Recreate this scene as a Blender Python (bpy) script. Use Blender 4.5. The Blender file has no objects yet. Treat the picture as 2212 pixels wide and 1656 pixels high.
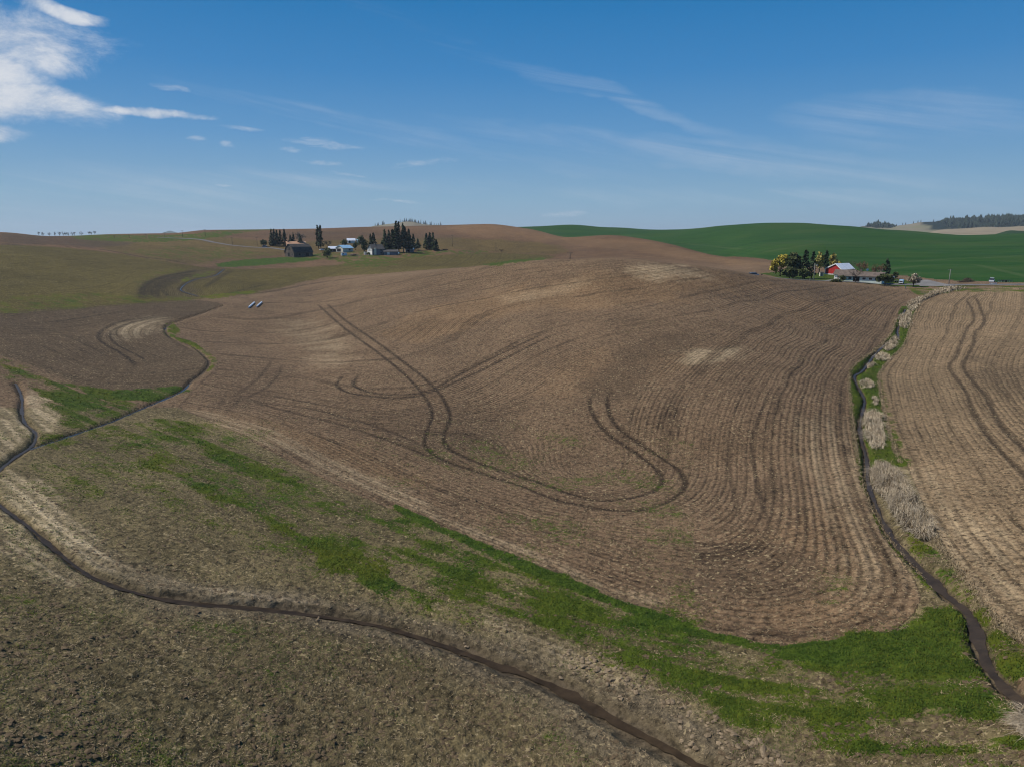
import bpy, math, random
import numpy as np
from mathutils import Vector

# ------------------------------------------------------------------ camera, sky, sun, exposure
scene = bpy.context.scene
COL = scene.collection
H = 35.0                      # drone height over the valley floor (m)
PITCH = math.radians(11.57)
FD = 1533.0                   # focal length in survey pixels (2212 wide)
CXD, CYD = 1106.0, 828.0

cd = bpy.data.cameras.new("camera")
cd.sensor_fit = 'HORIZONTAL'
cd.sensor_width = 36.0
cd.lens = 36.0 * FD / 2212.0
cd.clip_start = 0.5
cd.clip_end = 40000.0
cam = bpy.data.objects.new("camera", cd)
COL.objects.link(cam)
cam.location = (0, 0, H)
cam.rotation_euler = (math.pi / 2 - PITCH, 0, 0)
scene.camera = cam

scene.view_settings.view_transform = 'Standard'
scene.view_settings.look = 'None'
scene.view_settings.exposure = 0.0
scene.view_settings.gamma = 1.0
scene.view_settings.use_curve_mapping = False

SUN_EL = math.radians(50)
SUN_AZ = math.radians(-82)    # from +Y towards +X; negative = left of the view
sun_dir = Vector((math.sin(SUN_AZ) * math.cos(SUN_EL), math.cos(SUN_AZ) * math.cos(SUN_EL), math.sin(SUN_EL)))

sd = bpy.data.lights.new("sun", 'SUN')
sd.energy = 4.8
sd.angle = math.radians(0.5)
sd.color = (1.0, 0.955, 0.89)
so = bpy.data.objects.new("sun", sd)
COL.objects.link(so)
so.rotation_euler = (-sun_dir).to_track_quat('-Z', 'Y').to_euler()

world = bpy.data.worlds.new("World")
scene.world = world
world.use_nodes = True
SKY_STRENGTH = 0.075


class NT:
    """small helper around a node tree"""
    def __init__(s, nt):
        s.nt = nt
        s.n = nt.nodes
        s.l = nt.links

    def node(s, typ, **kw):
        nd = s.n.new(typ)
        for k, v in kw.items():
            setattr(nd, k, v)
        return nd

    def put(s, sock, v):
        if v is None:
            return
        if isinstance(v, bpy.types.NodeSocket):
            s.l.new(v, sock)
        else:
            sock.default_value = v

    def math(s, op, a, b=None, c=None, clamp=False):
        nd = s.node('ShaderNodeMath', operation=op, use_clamp=clamp)
        s.put(nd.inputs[0], a)
        s.put(nd.inputs[1], b)
        if c is not None:
            s.put(nd.inputs[2], c)
        return nd.outputs[0]

    def mix(s, f, a, b, blend='MIX'):
        nd = s.node('ShaderNodeMix', data_type='RGBA', blend_type=blend)
        s.put(nd.inputs['Factor'], f)
        s.put(nd.inputs[6], a)
        s.put(nd.inputs[7], b)
        return nd.outputs[2]

    def noise(s, vec, scale, detail=2.0, rough=0.5, dist=0.0, color=False):
        nd = s.node('ShaderNodeTexNoise')
        if vec is not None:
            s.l.new(vec, nd.inputs['Vector'])
        nd.inputs['Scale'].default_value = scale
        nd.inputs['Detail'].default_value = detail
        nd.inputs['Roughness'].default_value = rough
        nd.inputs['Distortion'].default_value = dist
        return nd.outputs[1 if color else 0]

    def ramp(s, f, lo, hi, o0=0.0, o1=1.0):
        nd = s.node('ShaderNodeMapRange', interpolation_type='SMOOTHSTEP')
        s.put(nd.inputs[0], f)
        s.put(nd.inputs[1], lo)
        s.put(nd.inputs[2], hi)
        nd.inputs[3].default_value = o0
        nd.inputs[4].default_value = o1
        return nd.outputs[0]

    def attr(s, name, vec=False):
        nd = s.node('ShaderNodeAttribute')
        nd.attribute_name = name
        return nd.outputs['Color' if vec else 'Fac']

    def comb(s, x, y, z):
        nd = s.node('ShaderNodeCombineXYZ')
        s.put(nd.inputs[0], x)
        s.put(nd.inputs[1], y)
        s.put(nd.inputs[2], z)
        return nd.outputs[0]


def build_world():
    t = NT(world.node_tree)
    for nd in list(t.n):
        t.n.remove(nd)
    out = t.node('ShaderNodeOutputWorld')
    bg = t.node('ShaderNodeBackground')
    t.l.new(bg.outputs[0], out.inputs[0])
    sky = t.node('ShaderNodeTexSky', sky_type='NISHITA')
    sky.sun_disc = False
    sky.sun_elevation = SUN_EL
    sky.sun_rotation = SUN_AZ
    sky.altitude = 800.0
    sky.air_density = 1.0
    sky.dust_density = 0.35
    sky.ozone_density = 3.0
    hs = t.node('ShaderNodeHueSaturation')
    hs.inputs['Saturation'].default_value = 1.22
    hs.inputs['Value'].default_value = SKY_STRENGTH
    t.l.new(sky.outputs[0], hs.inputs['Color'])
    tc = t.node('ShaderNodeTexCoord')
    sep = t.node('ShaderNodeSeparateXYZ')
    t.l.new(tc.outputs['Generated'], sep.inputs[0])
    dx, dy, dz = sep.outputs
    az = t.math('ARCTAN2', dx, dy)
    el = t.math('ARCSINE', dz)
    cr = t.node('ShaderNodeValToRGB')
    stops = [(0.0, (.30, .44, .56)), (.05, (.240, .415, .575)), (.13, (.115, .305, .565)), (.21, (.047, .228, .515)), (.295, (.017, .180, .450)), (.6, (.012, .12, .35)), (1.0, (.008, .075, .25))]
    e_ = cr.color_ramp.elements
    while len(e_) < len(stops):
        e_.new(0.5)
    for el_, (p_, c_) in zip(e_, stops):
        el_.position = p_
        el_.color = c_ + (1,)
    t.l.new(t.math('MAXIMUM', el, 0.0), cr.inputs[0])
    skyc = t.mix(0.97, hs.outputs[0], cr.outputs[0])
    # cloud lobes: azimuth, elevation (rad), half sizes, tilt, strength
    base = t.comb(az, el, 0.0)
    nz1 = t.noise(t.comb(t.math('MULTIPLY', az, 9.0), t.math('MULTIPLY', el, 15.0), 3.1), 1.0, 11.0, 0.70, 0.5)
    nz2 = t.noise(t.comb(t.math('MULTIPLY', az, 26.0), t.math('MULTIPLY', el, 90.0), 7.7), 1.0, 6.0, 0.65, 0.8)
    warp = t.noise(t.comb(t.math('MULTIPLY', az, 7.0), t.math('MULTIPLY', el, 16.0), 1.3), 1.0, 4.0, 0.55, 0.0, color=True)
    ws = t.node('ShaderNodeSeparateColor')
    t.l.new(warp, ws.inputs[0])
    waz = t.math('ADD', az, t.math('MULTIPLY', t.math('SUBTRACT', ws.outputs[0], 0.5), 0.10))
    wel = t.math('ADD', el, t.math('MULTIPLY', t.math('SUBTRACT', ws.outputs[1], 0.5), 0.045))

    def ae(x, y):
        d = pix_dir(np.array([x]), np.array([y]))[0]
        return math.atan2(d[0], d[1]), math.asin(d[2] / math.sqrt((d ** 2).sum()))

    def lobe(x, y, rx, ry, slope=0.0, a_src=waz, e_src=wel):
        a0, e0 = ae(x, y)
        sa, se = rx / 1750.0, ry / 1600.0
        da = t.math('SUBTRACT', a_src, a0)
        de = t.math('SUBTRACT', e_src, e0)
        if slope:
            de = t.math('SUBTRACT', de, t.math('MULTIPLY', da, slope))
        qa = t.math('POWER', t.math('ABSOLUTE', t.math('DIVIDE', da, sa)), 2.0)
        qe = t.math('POWER', t.math('ABSOLUTE', t.math('DIVIDE', de, se)), 2.0)
        return t.math('SUBTRACT', 1.0, t.math('ADD', qa, qe))
    big = None
    for args in [(-80, 78, 245, 58, 0.02), (-90, 150, 135, 60), (-90, 212, 262, 42, -0.05), (-90, 285, 125, 22),
                 (318, 245, 110, 12, -0.02), (125, 36, 90, 12, -0.08), (-700, 120, 420, 110)]:
        v = lobe(*args)
        big = v if big is None else t.math('MAXIMUM', big, v)
    big = t.math('MAXIMUM', big, -1.0)
    dens = t.ramp(t.math('ADD', big, t.math('MULTIPLY', t.math('SUBTRACT', nz1, 0.5), 3.0)), -0.2, 1.15)
    dens = t.math('MULTIPLY', dens, t.ramp(big, -0.9, 0.25))
    small = None
    for args in [(632, 324, 34, 7), (700, 351, 80, 6), (762, 373, 62, 6), (408, 309, 17, 6), (480, 322, 28, 10),
                 (498, 412, 40, 4), (855, 437, 80, 5), (700, 310, 90, 10), (930, 352, 110, 10), (520, 283, 80, 7),
                 (380, 185, 60, 9), (1210, 460, 120, 9)]:
        v = lobe(*args)
        small = v if small is None else t.math('MAXIMUM', small, v)
    small = t.math('MAXIMUM', small, -1.0)
    dens2 = t.math('MULTIPLY', t.ramp(t.math('ADD', small, t.math('MULTIPLY', t.math('SUBTRACT', nz2, 0.52), 3.0)), 0.15, 1.6), 0.42)
    dens2 = t.math('MULTIPLY', dens2, t.ramp(small, -0.5, 0.4))
    # thin cirrus bands crossing the sky
    cir = None
    for args in [(950, 300, 620, 26, -0.17), (1180, 165, 560, 22, -0.33), (1500, 335, 760, 34, -0.13), (700, 395, 500, 20, -0.02), (1700, 430, 600, 26, -0.05), (1950, 260, 260, 60, -0.05), (300, 420, 500, 60, 0.02)]:
        v = lobe(*args)
        cir = v if cir is None else t.math('MAXIMUM', cir, v)
    cir = t.math('MAXIMUM', cir, 0.0)
    nz3 = t.noise(t.comb(t.math('ADD', t.math('MULTIPLY', az, 4.0), t.math('MULTIPLY', el, 9.0)), t.math('MULTIPLY', t.math('ADD', el, t.math('MULTIPLY', az, 0.17)), 42.0), 4.2), 1.0, 8.0, 0.66, 0.7)
    dens3 = t.math('MULTIPLY', t.math('MULTIPLY', cir, t.ramp(nz3, 0.36, 0.74)), 0.26)
    d = t.math('MAXIMUM', t.math('MULTIPLY', dens, 0.97), t.math('MAXIMUM', dens2, dens3), clamp=True)
    shade = t.ramp(nz1, 0.35, 0.7)
    cloudc = t.mix(shade, (0.50, 0.57, 0.68, 1), (0.72, 0.745, 0.79, 1))
    fin = t.mix(d, skyc, cloudc)
    t.l.new(fin, bg.inputs[0])
    bg.inputs[1].default_value = 1.0


# ------------------------------------------------------------------ survey maths: pixel rays of the photograph
def pix_dir(x, y):
    x = np.asarray(x, float)
    y = np.asarray(y, float)
    a = (x - CXD) / FD
    b = (CYD - y) / FD
    cp, sp = math.cos(PITCH), math.sin(PITCH)
    return np.stack([a, cp + b * sp, -sp + b * cp], -1)


def pix_tt(x, y):
    d = pix_dir(x, y)
    return np.arctan2(d[..., 0], d[..., 1]), d[..., 2] / np.hypot(d[..., 0], d[..., 1])


build_world()

# columns of the terrain: survey x -> (y, range) for 17 lines from the near edge to behind the back ridge
F6 = [(1656, 42), (1300, 64), (1100, 88), (1000, 108)]


def colm(a900, a800, *rest):
    return F6 + [(900, a900), (800, a800)] + list(rest)


TERR = {
    -300: colm(137, 180, (720, 240), (672, 285), (615, 350), (575, 415), (545, 475), (527, 540), (503, 760), (511, 900), (511, 1050), (511, 1300)),
    0: colm(137, 180, (720, 240), (672, 285), (620, 345), (577, 410), (546, 470), (530, 530), (502, 770), (511, 900), (511, 1050), (511, 1300)),
    110: colm(137, 181, (720, 242), (672, 287), (624, 345), (586, 410), (557, 470), (537, 545), (510.5, 790), (513, 930), (513, 1060), (513, 1300)),
    250: colm(137, 182, (720, 245), (672, 290), (630, 345), (597, 410), (572, 470), (548, 560), (506, 820), (512, 950), (512, 1080), (512, 1300)),
    370: colm(136, 183, (720, 250), (668, 298), (628, 358), (598, 420), (575, 484), (549, 575), (504.5, 840), (511, 980), (512, 1090), (512, 1300)),
    450: colm(136, 184, (720, 255), (665, 305), (625, 370), (600, 430), (578, 495), (550, 590), (497, 860), (508, 1000), (510, 1100), (511, 1300)),
    650: colm(136, 181, (720, 250), (665, 310), (630, 370), (602, 440), (578, 505), (547, 610), (495, 920), (505, 1100), (506, 1200), (506, 1350)),
    800: colm(134, 172, (710, 230), (650, 285), (612, 340), (590, 425), (570, 505), (546, 600), (490, 930), (500, 1100), (501, 1200), (501, 1350)),
    950: colm(131, 165, (700, 218), (640, 265), (586, 325), (582, 420), (566, 520), (550, 590), (487, 930), (497, 1100), (497, 1200), (495, 1300)),
    1050: colm(130, 161, (700, 208), (640, 250), (572, 305), (580, 420), (562, 540), (548, 620), (484, 900), (497, 1050), (497, 1150), (493, 1250)),
    1140: colm(128, 157, (700, 198), (640, 235), (564, 285), (580, 410), (558, 550), (546, 620), (495, 870), (503, 1000), (500, 1100), (490, 1250)),
    1230: colm(126, 153, (700, 192), (640, 226), (560, 275), (580, 400), (555, 550), (545, 610), (514, 800), (522, 900), (508, 1050), (488, 1250)),
    1320: colm(125, 150, (700, 187), (640, 218), (559, 268), (580, 390), (554, 540), (540, 600), (511, 740), (525, 850), (512, 980), (493, 1220)),
    1450: colm(124, 149, (700, 186), (640, 217), (567, 265), (585, 370), (566, 480), (552, 540), (527, 660), (538, 760), (520, 900), (496, 1180)),
    1560: colm(124, 150, (700, 190), (640, 225), (580, 272), (592, 340), (578, 440), (568, 490), (552, 560), (556, 640), (530, 800), (488, 1100)),
    1660: colm(125, 153, (700, 200), (650, 235), (597, 290), (600, 330), (592, 380), (582, 410), (566, 480), (550, 570), (525, 720), (484, 1050)),
    1740: colm(127, 158, (700, 213), (650, 250), (606, 312), (606, 340), (600, 375), (588, 405), (570, 460), (550, 540), (525, 700), (484, 1020)),
    1830: colm(131, 166, (700, 230), (650, 275), (614, 330), (610, 350), (602, 375), (588, 410), (570, 470), (550, 560), (525, 700), (489.5, 1000)),
    1930: colm(135, 176, (700, 248), (650, 302), (620, 352), (613, 368), (603, 388), (590, 420), (572, 480), (552, 570), (528, 700), (497, 980)),
    2100: colm(137, 180, (700, 255), (650, 310), (622, 358), (615, 372), (605, 392), (592, 425), (575, 485), (555, 575), (532, 700), (507, 950)),
    2212: colm(137, 180, (700, 255), (650, 310), (622, 358), (615, 372), (605, 392), (592, 425), (575, 485), (555, 575), (532, 700), (505, 950)),
    2500: colm(137, 180, (700, 255), (650, 310), (622, 358), (615, 372), (605, 392), (592, 425), (575, 485), (555, 575), (532, 700), (500, 950)),
}


def pchip_slopes(x, y):
    """x, y: (..., K) -> slopes (monotone cubic)"""
    h = np.diff(x, axis=-1)
    dl = np.diff(y, axis=-1) / h
    m = np.zeros_like(y)
    h0, h1 = h[..., :-1], h[..., 1:]
    d0, d1 = dl[..., :-1], dl[..., 1:]
    w1, w2 = 2 * h1 + h0, h1 + 2 * h0
    ok = d0 * d1 > 0
    with np.errstate(divide='ignore', invalid='ignore'):
        hm = (w1 + w2) / (w1 / np.where(ok, d0, 1) + w2 / np.where(ok, d1, 1))
    m[..., 1:-1] = np.where(ok, hm, 0.0)
    m[..., 0] = dl[..., 0]
    m[..., -1] = dl[..., -1]
    return m


def hermite(u, h, y0, y1, m0, m1):
    u2 = u * u
    u3 = u2 * u
    return (2 * u3 - 3 * u2 + 1) * y0 + (u3 - 2 * u2 + u) * h * m0 + (-2 * u3 + 3 * u2) * y1 + (u3 - u2) * h * m1


def pchip1(xk, yk, x):
    m = pchip_slopes(xk, yk)
    x = np.clip(x, xk[0], xk[-1])
    i = np.clip(np.searchsorted(xk, x, side='right') - 1, 0, len(xk) - 2)
    h = xk[i + 1] - xk[i]
    return hermite((x - xk[i]) / h, h, yk[i], yk[i + 1], m[i], m[i + 1])


_xs = sorted(TERR)
KN = 16
KT, KL, KTH = [], [], []
for k in range(KN):
    th, tt = pix_tt(np.array(_xs, float), np.array([TERR[x][k][0] for x in _xs], float))
    ll = np.log(np.array([TERR[x][k][1] for x in _xs], float))
    mt, ml = 0.5 * (tt[0] + tt[-1]), 0.5 * (ll[0] + ll[-1])
    KTH.append(np.concatenate([[-math.pi], th, [math.pi]]))
    KT.append(np.concatenate([[mt], tt, [mt]]))
    KL.append(np.concatenate([[ml], ll, [ml]]))


def col_nodes(theta):
    theta = np.asarray(theta, float)
    T = np.empty(theta.shape + (KN + 4,))
    L = np.empty(theta.shape + (KN + 4,))
    for k in range(KN):
        T[..., k + 2] = pchip1(KTH[k], KT[k], theta)
        L[..., k + 2] = pchip1(KTH[k], KL[k], theta)
    # under the drone: flat valley floor
    for j, r in ((0, 1.0), (1, 20.0)):
        T[..., j] = -H / r
        L[..., j] = math.log(r)
    L[..., KN + 2] = L[..., KN + 1] + 0.5
    T[..., KN + 2] = np.minimum(T[..., KN + 1] - 0.006, -0.001)
    L[..., KN + 3] = math.log(14000.0)
    T[..., KN + 3] = -0.0035
    return T, L


def z_of(theta, r):
    """terrain height at azimuth / range (flat arrays)"""
    theta = np.asarray(theta, float).ravel()
    r = np.asarray(r, float).ravel()
    out = np.empty(len(r))
    for s in range(0, len(r), 60000):
        th = theta[s:s + 60000]
        rr = np.maximum(r[s:s + 60000], 1.0)
        T, L = col_nodes(th)
        q = np.clip(np.log(rr), L[:, 0], L[:, -1])
        i = np.clip((L <= q[:, None]).sum(1) - 1, 0, L.shape[1] - 2)
        # interpolate height (below line 2) or sight slope (beyond it)
        m = pchip_slopes(L, T)
        ar = np.arange(len(q))
        h = L[ar, i + 1] - L[ar, i]
        t = hermite((q - L[ar, i]) / h, h, T[ar, i], T[ar, i + 1], m[ar, i], m[ar, i + 1])
        z = H + rr * t
        # close to the drone use plain heights between 20 m and the first line
        z1 = H + np.exp(L[:, 2]) * T[:, 2]
        zz = np.where(rr < np.exp(L[:, 2]), np.clip((rr - 20) / (np.exp(L[:, 2]) - 20), 0, 1) * z1, z)
        out[s:s + 60000] = zz
    return out


# ------------------------------------------------------------------ numpy noise
def _hash(ix, iy, seed):
    n = (ix.astype(np.int64) * 374761393 + iy.astype(np.int64) * 668265263 + seed * 1442695041) & 0xFFFFFFFF
    n = ((n ^ (n >> 13)) * 1274126177) & 0xFFFFFFFF
    n = n ^ (n >> 16)
    return (n & 0xFFFFFF) / float(0xFFFFFF)


def vnoise(x, y, seed=0):
    ix, iy = np.floor(x), np.floor(y)
    fx, fy = x - ix, y - iy
    fx = fx * fx * (3 - 2 * fx)
    fy = fy * fy * (3 - 2 * fy)
    a = _hash(ix, iy, seed)
    b = _hash(ix + 1, iy, seed)
    c = _hash(ix, iy + 1, seed)
    d = _hash(ix + 1, iy + 1, seed)
    return (a * (1 - fx) + b * fx) * (1 - fy) + (c * (1 - fx) + d * fx) * fy - 0.5


def fbm(x, y, seed=0, octv=4, gain=0.5):
    s = np.zeros_like(x)
    a = 1.0
    for o in range(octv):
        s += a * vnoise(x, y, seed + o * 17)
        x, y, a = x * 2.03 + 13.7, y * 2.03 - 7.1, a * gain
    return s


def sstep(v, lo, hi):
    t = np.clip((v - lo) / (hi - lo), 0, 1)
    return t * t * (3 - 2 * t)


# ------------------------------------------------------------------ pixel -> ground
_LG = np.linspace(math.log(22), math.log(3000), 2600)


def unproj(pts):
    """survey pixels -> world xyz on the terrain (first hit)"""
    pts = np.asarray(pts, float)
    th, tt = pix_tt(pts[:, 0], pts[:, 1])
    out = np.empty((len(pts), 3))
    rr = np.exp(_LG)
    for i in range(len(pts)):
        z = z_of(np.full(len(rr), th[i]), rr)
        t = (z - H) / rr
        hit = np.nonzero(t >= tt[i])[0]
        if len(hit) == 0:
            j = int(np.argmax(t))
            r = rr[j]
        else:
            j = hit[0]
            if j == 0:
                r = rr[0]
            else:
                f = (tt[i] - t[j - 1]) / (t[j] - t[j - 1] + 1e-12)
                r = rr[j - 1] * (1 - f) + rr[j] * f
        out[i] = (r * math.sin(th[i]), r * math.cos(th[i]), z_of([th[i]], [r])[0])
    return out


def dense(pts, n=6):
    """smooth Catmull-Rom resampling of a traced line"""
    p = np.asarray(pts, float)
    if len(p) < 3:
        return np.array([p[0] + (p[-1] - p[0]) * t for t in np.linspace(0, 1, n + 1)])
    q = np.vstack([2 * p[0] - p[1], p, 2 * p[-1] - p[-2]])
    out = []
    for i in range(1, len(q) - 2):
        for t in np.linspace(0, 1, n, endpoint=False):
            a, b, c, d = q[i - 1], q[i], q[i + 1], q[i + 2]
            out.append(0.5 * (2 * b + (c - a) * t + (2 * a - 5 * b + 4 * c - d) * t * t + (3 * b - a - 3 * c + d) * t ** 3))
    out.append(p[-1])
    return np.array(out)


def Z2(s):  # coordinates read in the centre enlargement
    return [(648 + x * 0.3913, 540 + y * 0.3913) for x, y in s]


def Z3(s):  # coordinates read in the enlargement of the right-hand ditch
    return [(1728 + x * 0.2609, 590.4 + y * 0.2609) for x, y in s]


def wl(pts, n=6):
    return unproj(dense(pts, n))[:, :2]


# ------------------------------------------------------------------ traced lines
TRACKS = [  # (points, darkness, half width)
    (Z2([(95, 300), (250, 435), (420, 560), (560, 670), (660, 770), (715, 850), (730, 920), (700, 1010), (690, 1070), (720, 1110), (800, 1160), (950, 1210), (1100, 1260), (1250, 1310), (1400, 1370), (1550, 1405), (1700, 1430), (1850, 1435), (2000, 1400), (2100, 1340), (2130, 1280), (2090, 1210), (1990, 1140), (1870, 1060), (1760, 980), (1710, 900), (1700, 820), (1720, 760)]), 1.0, .38),
    (Z2([(150, 300), (260, 395), (420, 505), (560, 610), (680, 700), (770, 790), (815, 860), (830, 930), (800, 1010), (800, 1060), (850, 1110), (1000, 1175), (1200, 1240), (1350, 1290), (1500, 1345), (1650, 1380), (1800, 1370), (1930, 1340), (1995, 1290), (1990, 1230), (1900, 1150), (1800, 1080), (1700, 1010), (1640, 940), (1610, 880), (1600, 830), (1640, 770)]), 1.0, .38),
    (Z2([(1430, 455), (1250, 540), (1050, 640), (850, 730), (700, 790), (560, 815), (400, 805), (270, 785), (205, 745), (240, 690)]), 1.15, .42),
    (Z2([(1380, 445), (1200, 530), (950, 650), (720, 770), (560, 795), (420, 790), (330, 765), (295, 735), (330, 680)]), 1.15, .42),
    ([(513, 852), (567, 869), (667, 882), (737, 899), (800, 916), (880, 946), (925, 968)], .8, .38),
    ([(520, 859), (600, 882), (737, 917), (804, 938), (882, 966), (925, 985), (980, 1006)], .8, .38),
    ([(500, 859), (550, 825), (580, 792), (587, 779)], .6, .4),
    ([(517, 865), (567, 842), (600, 812), (610, 789)], .6, .4),
    ([(450, 892), (480, 869), (477, 852)], .5, .35),
    ([(487, 892), (517, 862), (510, 845)], .5, .35),
    ([(0, 692), (133, 684), (267, 669)], .6, .4),
    ([(0, 704), (60, 706), (117, 716), (180, 742), (240, 770)], .45, .4),
    ([(13, 705), (117, 695), (213, 682), (300, 668)], .7, .45),
    ([(340, 683), (320, 687), (267, 694), (233, 707), (213, 725), (220, 739), (260, 762), (287, 782), (290, 794)], 1.0, .5),
    ([(317, 689), (273, 702), (243, 715), (238, 727), (253, 745), (300, 769), (317, 785)], .9, .4),
    (Z3([(1590, 170), (1530, 175), (1440, 195), (1385, 225), (1420, 290), (1440, 390), (1380, 460), (1340, 560), (1290, 690), (1240, 760), (1260, 820), (1380, 980), (1420, 1100), (1500, 1250), (1650, 1450), (1855, 1656), (2000, 1830)]), .9, .38),
    (Z3([(1440, 195), (1470, 230), (1500, 300), (1525, 380), (1510, 440), (1450, 490), (1430, 600), (1360, 740), (1370, 810), (1450, 910), (1550, 1020), (1610, 1150), (1700, 1290), (1855, 1450), (2000, 1600)]), .9, .38),
    ([(1590, 920), (1575, 1000), (1600, 1130)], .5, .3),
    ([(1668, 840), (1640, 900), (1625, 960), (1640, 1060), (1668, 1150)], .7, .3),
    ([(1380, 1165), (1480, 1170), (1580, 1175), (1700, 1160), (1770, 1135)], .5, .3),
    ([(1185, 975), (1160, 990), (1155, 1020)], .5, .3),
    ([(1910, 632), (1980, 622)], .5, .5), ([(1925, 640), (1990, 626)], .5, .5),
    ([(1372, 646), (1470, 600)], .35, .4), ([(1390, 650), (1490, 603)], .35, .4),
    ([(836, 747), (905, 705), (961, 681)], .4, .4),
    ([(640, 655), (700, 652), (760, 645)], .5, .6),
]
FARLINES = [  # dark contour lines in the far left valley and its field edges
    ([(308, 646), (307, 631), (323, 611), (363, 596), (401, 589), (430, 584)], 1.0, 1.7),
    ([(316, 645), (318, 630), (338, 612), (372, 599), (415, 591)], .8, 1.0),
    ([(342, 645), (340, 630), (358, 614), (388, 603), (430, 594)], .8, 1.0),
    ([(440, 622), (470, 602), (500, 584)], .7, 1.4),
    ([(500, 640), (580, 630), (680, 612), (780, 600)], .7, 1.3),
    ([(330, 643), (330, 628), (350, 612), (380, 600), (420, 592)], .9, 1.3),
    ([(365, 642), (352, 628), (365, 616), (392, 606)], .7, .8),
    ([(65, 526), (130, 533), (200, 537), (263, 547), (313, 556), (363, 562), (411, 571)], .9, 1.3),
    ([(430, 643), (480, 636), (530, 624), (580, 612)], .8, .8),
    ([(426, 640), (396, 631), (391, 624), (406, 611), (431, 602), (464, 596), (484, 581)], .9, .8),
]
STREAM_R = [(1956, 666), (1947, 690), (1939, 713), (1940, 728), (1916, 739), (1895, 757), (1878, 778), (1862, 798), (1847, 807), (1849, 820), (1858, 838), (1868, 859), (1865, 880), (1858, 911), (1861, 940), (1869, 969), (1874, 997), (1876, 1036), (1898, 1093), (1919, 1136), (1954, 1184), (1998, 1227), (2041, 1271), (2086, 1306), (2106, 1340), (2119, 1384), (2141, 1432), (2167, 1466), (2212, 1506), (2290, 1570), (2400, 1640)]
STREAM_B = [(33, 825), (42, 842), (47, 859), (47, 885), (53, 909), (70, 924), (78, 935), (73, 952), (60, 965), (33, 982), (10, 1000), (-14, 1022), (-22, 1050), (0, 1085), (60, 1130), (130, 1190), (200, 1240), (290, 1272), (400, 1295), (500, 1303), (620, 1315), (720, 1328), (820, 1345), (900, 1368), (980, 1395), (1060, 1425), (1150, 1455), (1220, 1488), (1290, 1527), (1360, 1565), (1420, 1595), (1470, 1622), (1520, 1652), (1580, 1690)]
STREAM_L = [(483, 660), (450, 672), (400, 689), (362, 703), (358, 714), (372, 731), (417, 749), (440, 767), (452, 782), (440, 802), (413, 822), (393, 842), (353, 860), (300, 882), (233, 910), (167, 932), (117, 949), (63, 966)]
STREAM_F = [(426, 640), (396, 631), (391, 624), (406, 611), (431, 602), (464, 596), (484, 581)]
REEDBED = [[(1898, 998), (1920, 1000), (1945, 1030), (1975, 1075), (2005, 1120), (2018, 1150), (2000, 1170), (1960, 1150), (1935, 1120), (1915, 1085), (1885, 1045), (1880, 1015)],
           [(1868, 892), (1885, 888), (1902, 905), (1910, 940), (1908, 968), (1885, 968), (1872, 945), (1866, 915)],
           [(1908, 748), (1922, 732), (1938, 726), (1940, 742), (1926, 756), (1910, 758)],
           [(1943, 682), (1955, 674), (1968, 676), (1966, 700), (1955, 712), (1942, 700)]]
WSR, WSB, WSL = wl(STREAM_R, 5), wl(STREAM_B, 5), wl(STREAM_L, 5)

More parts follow.
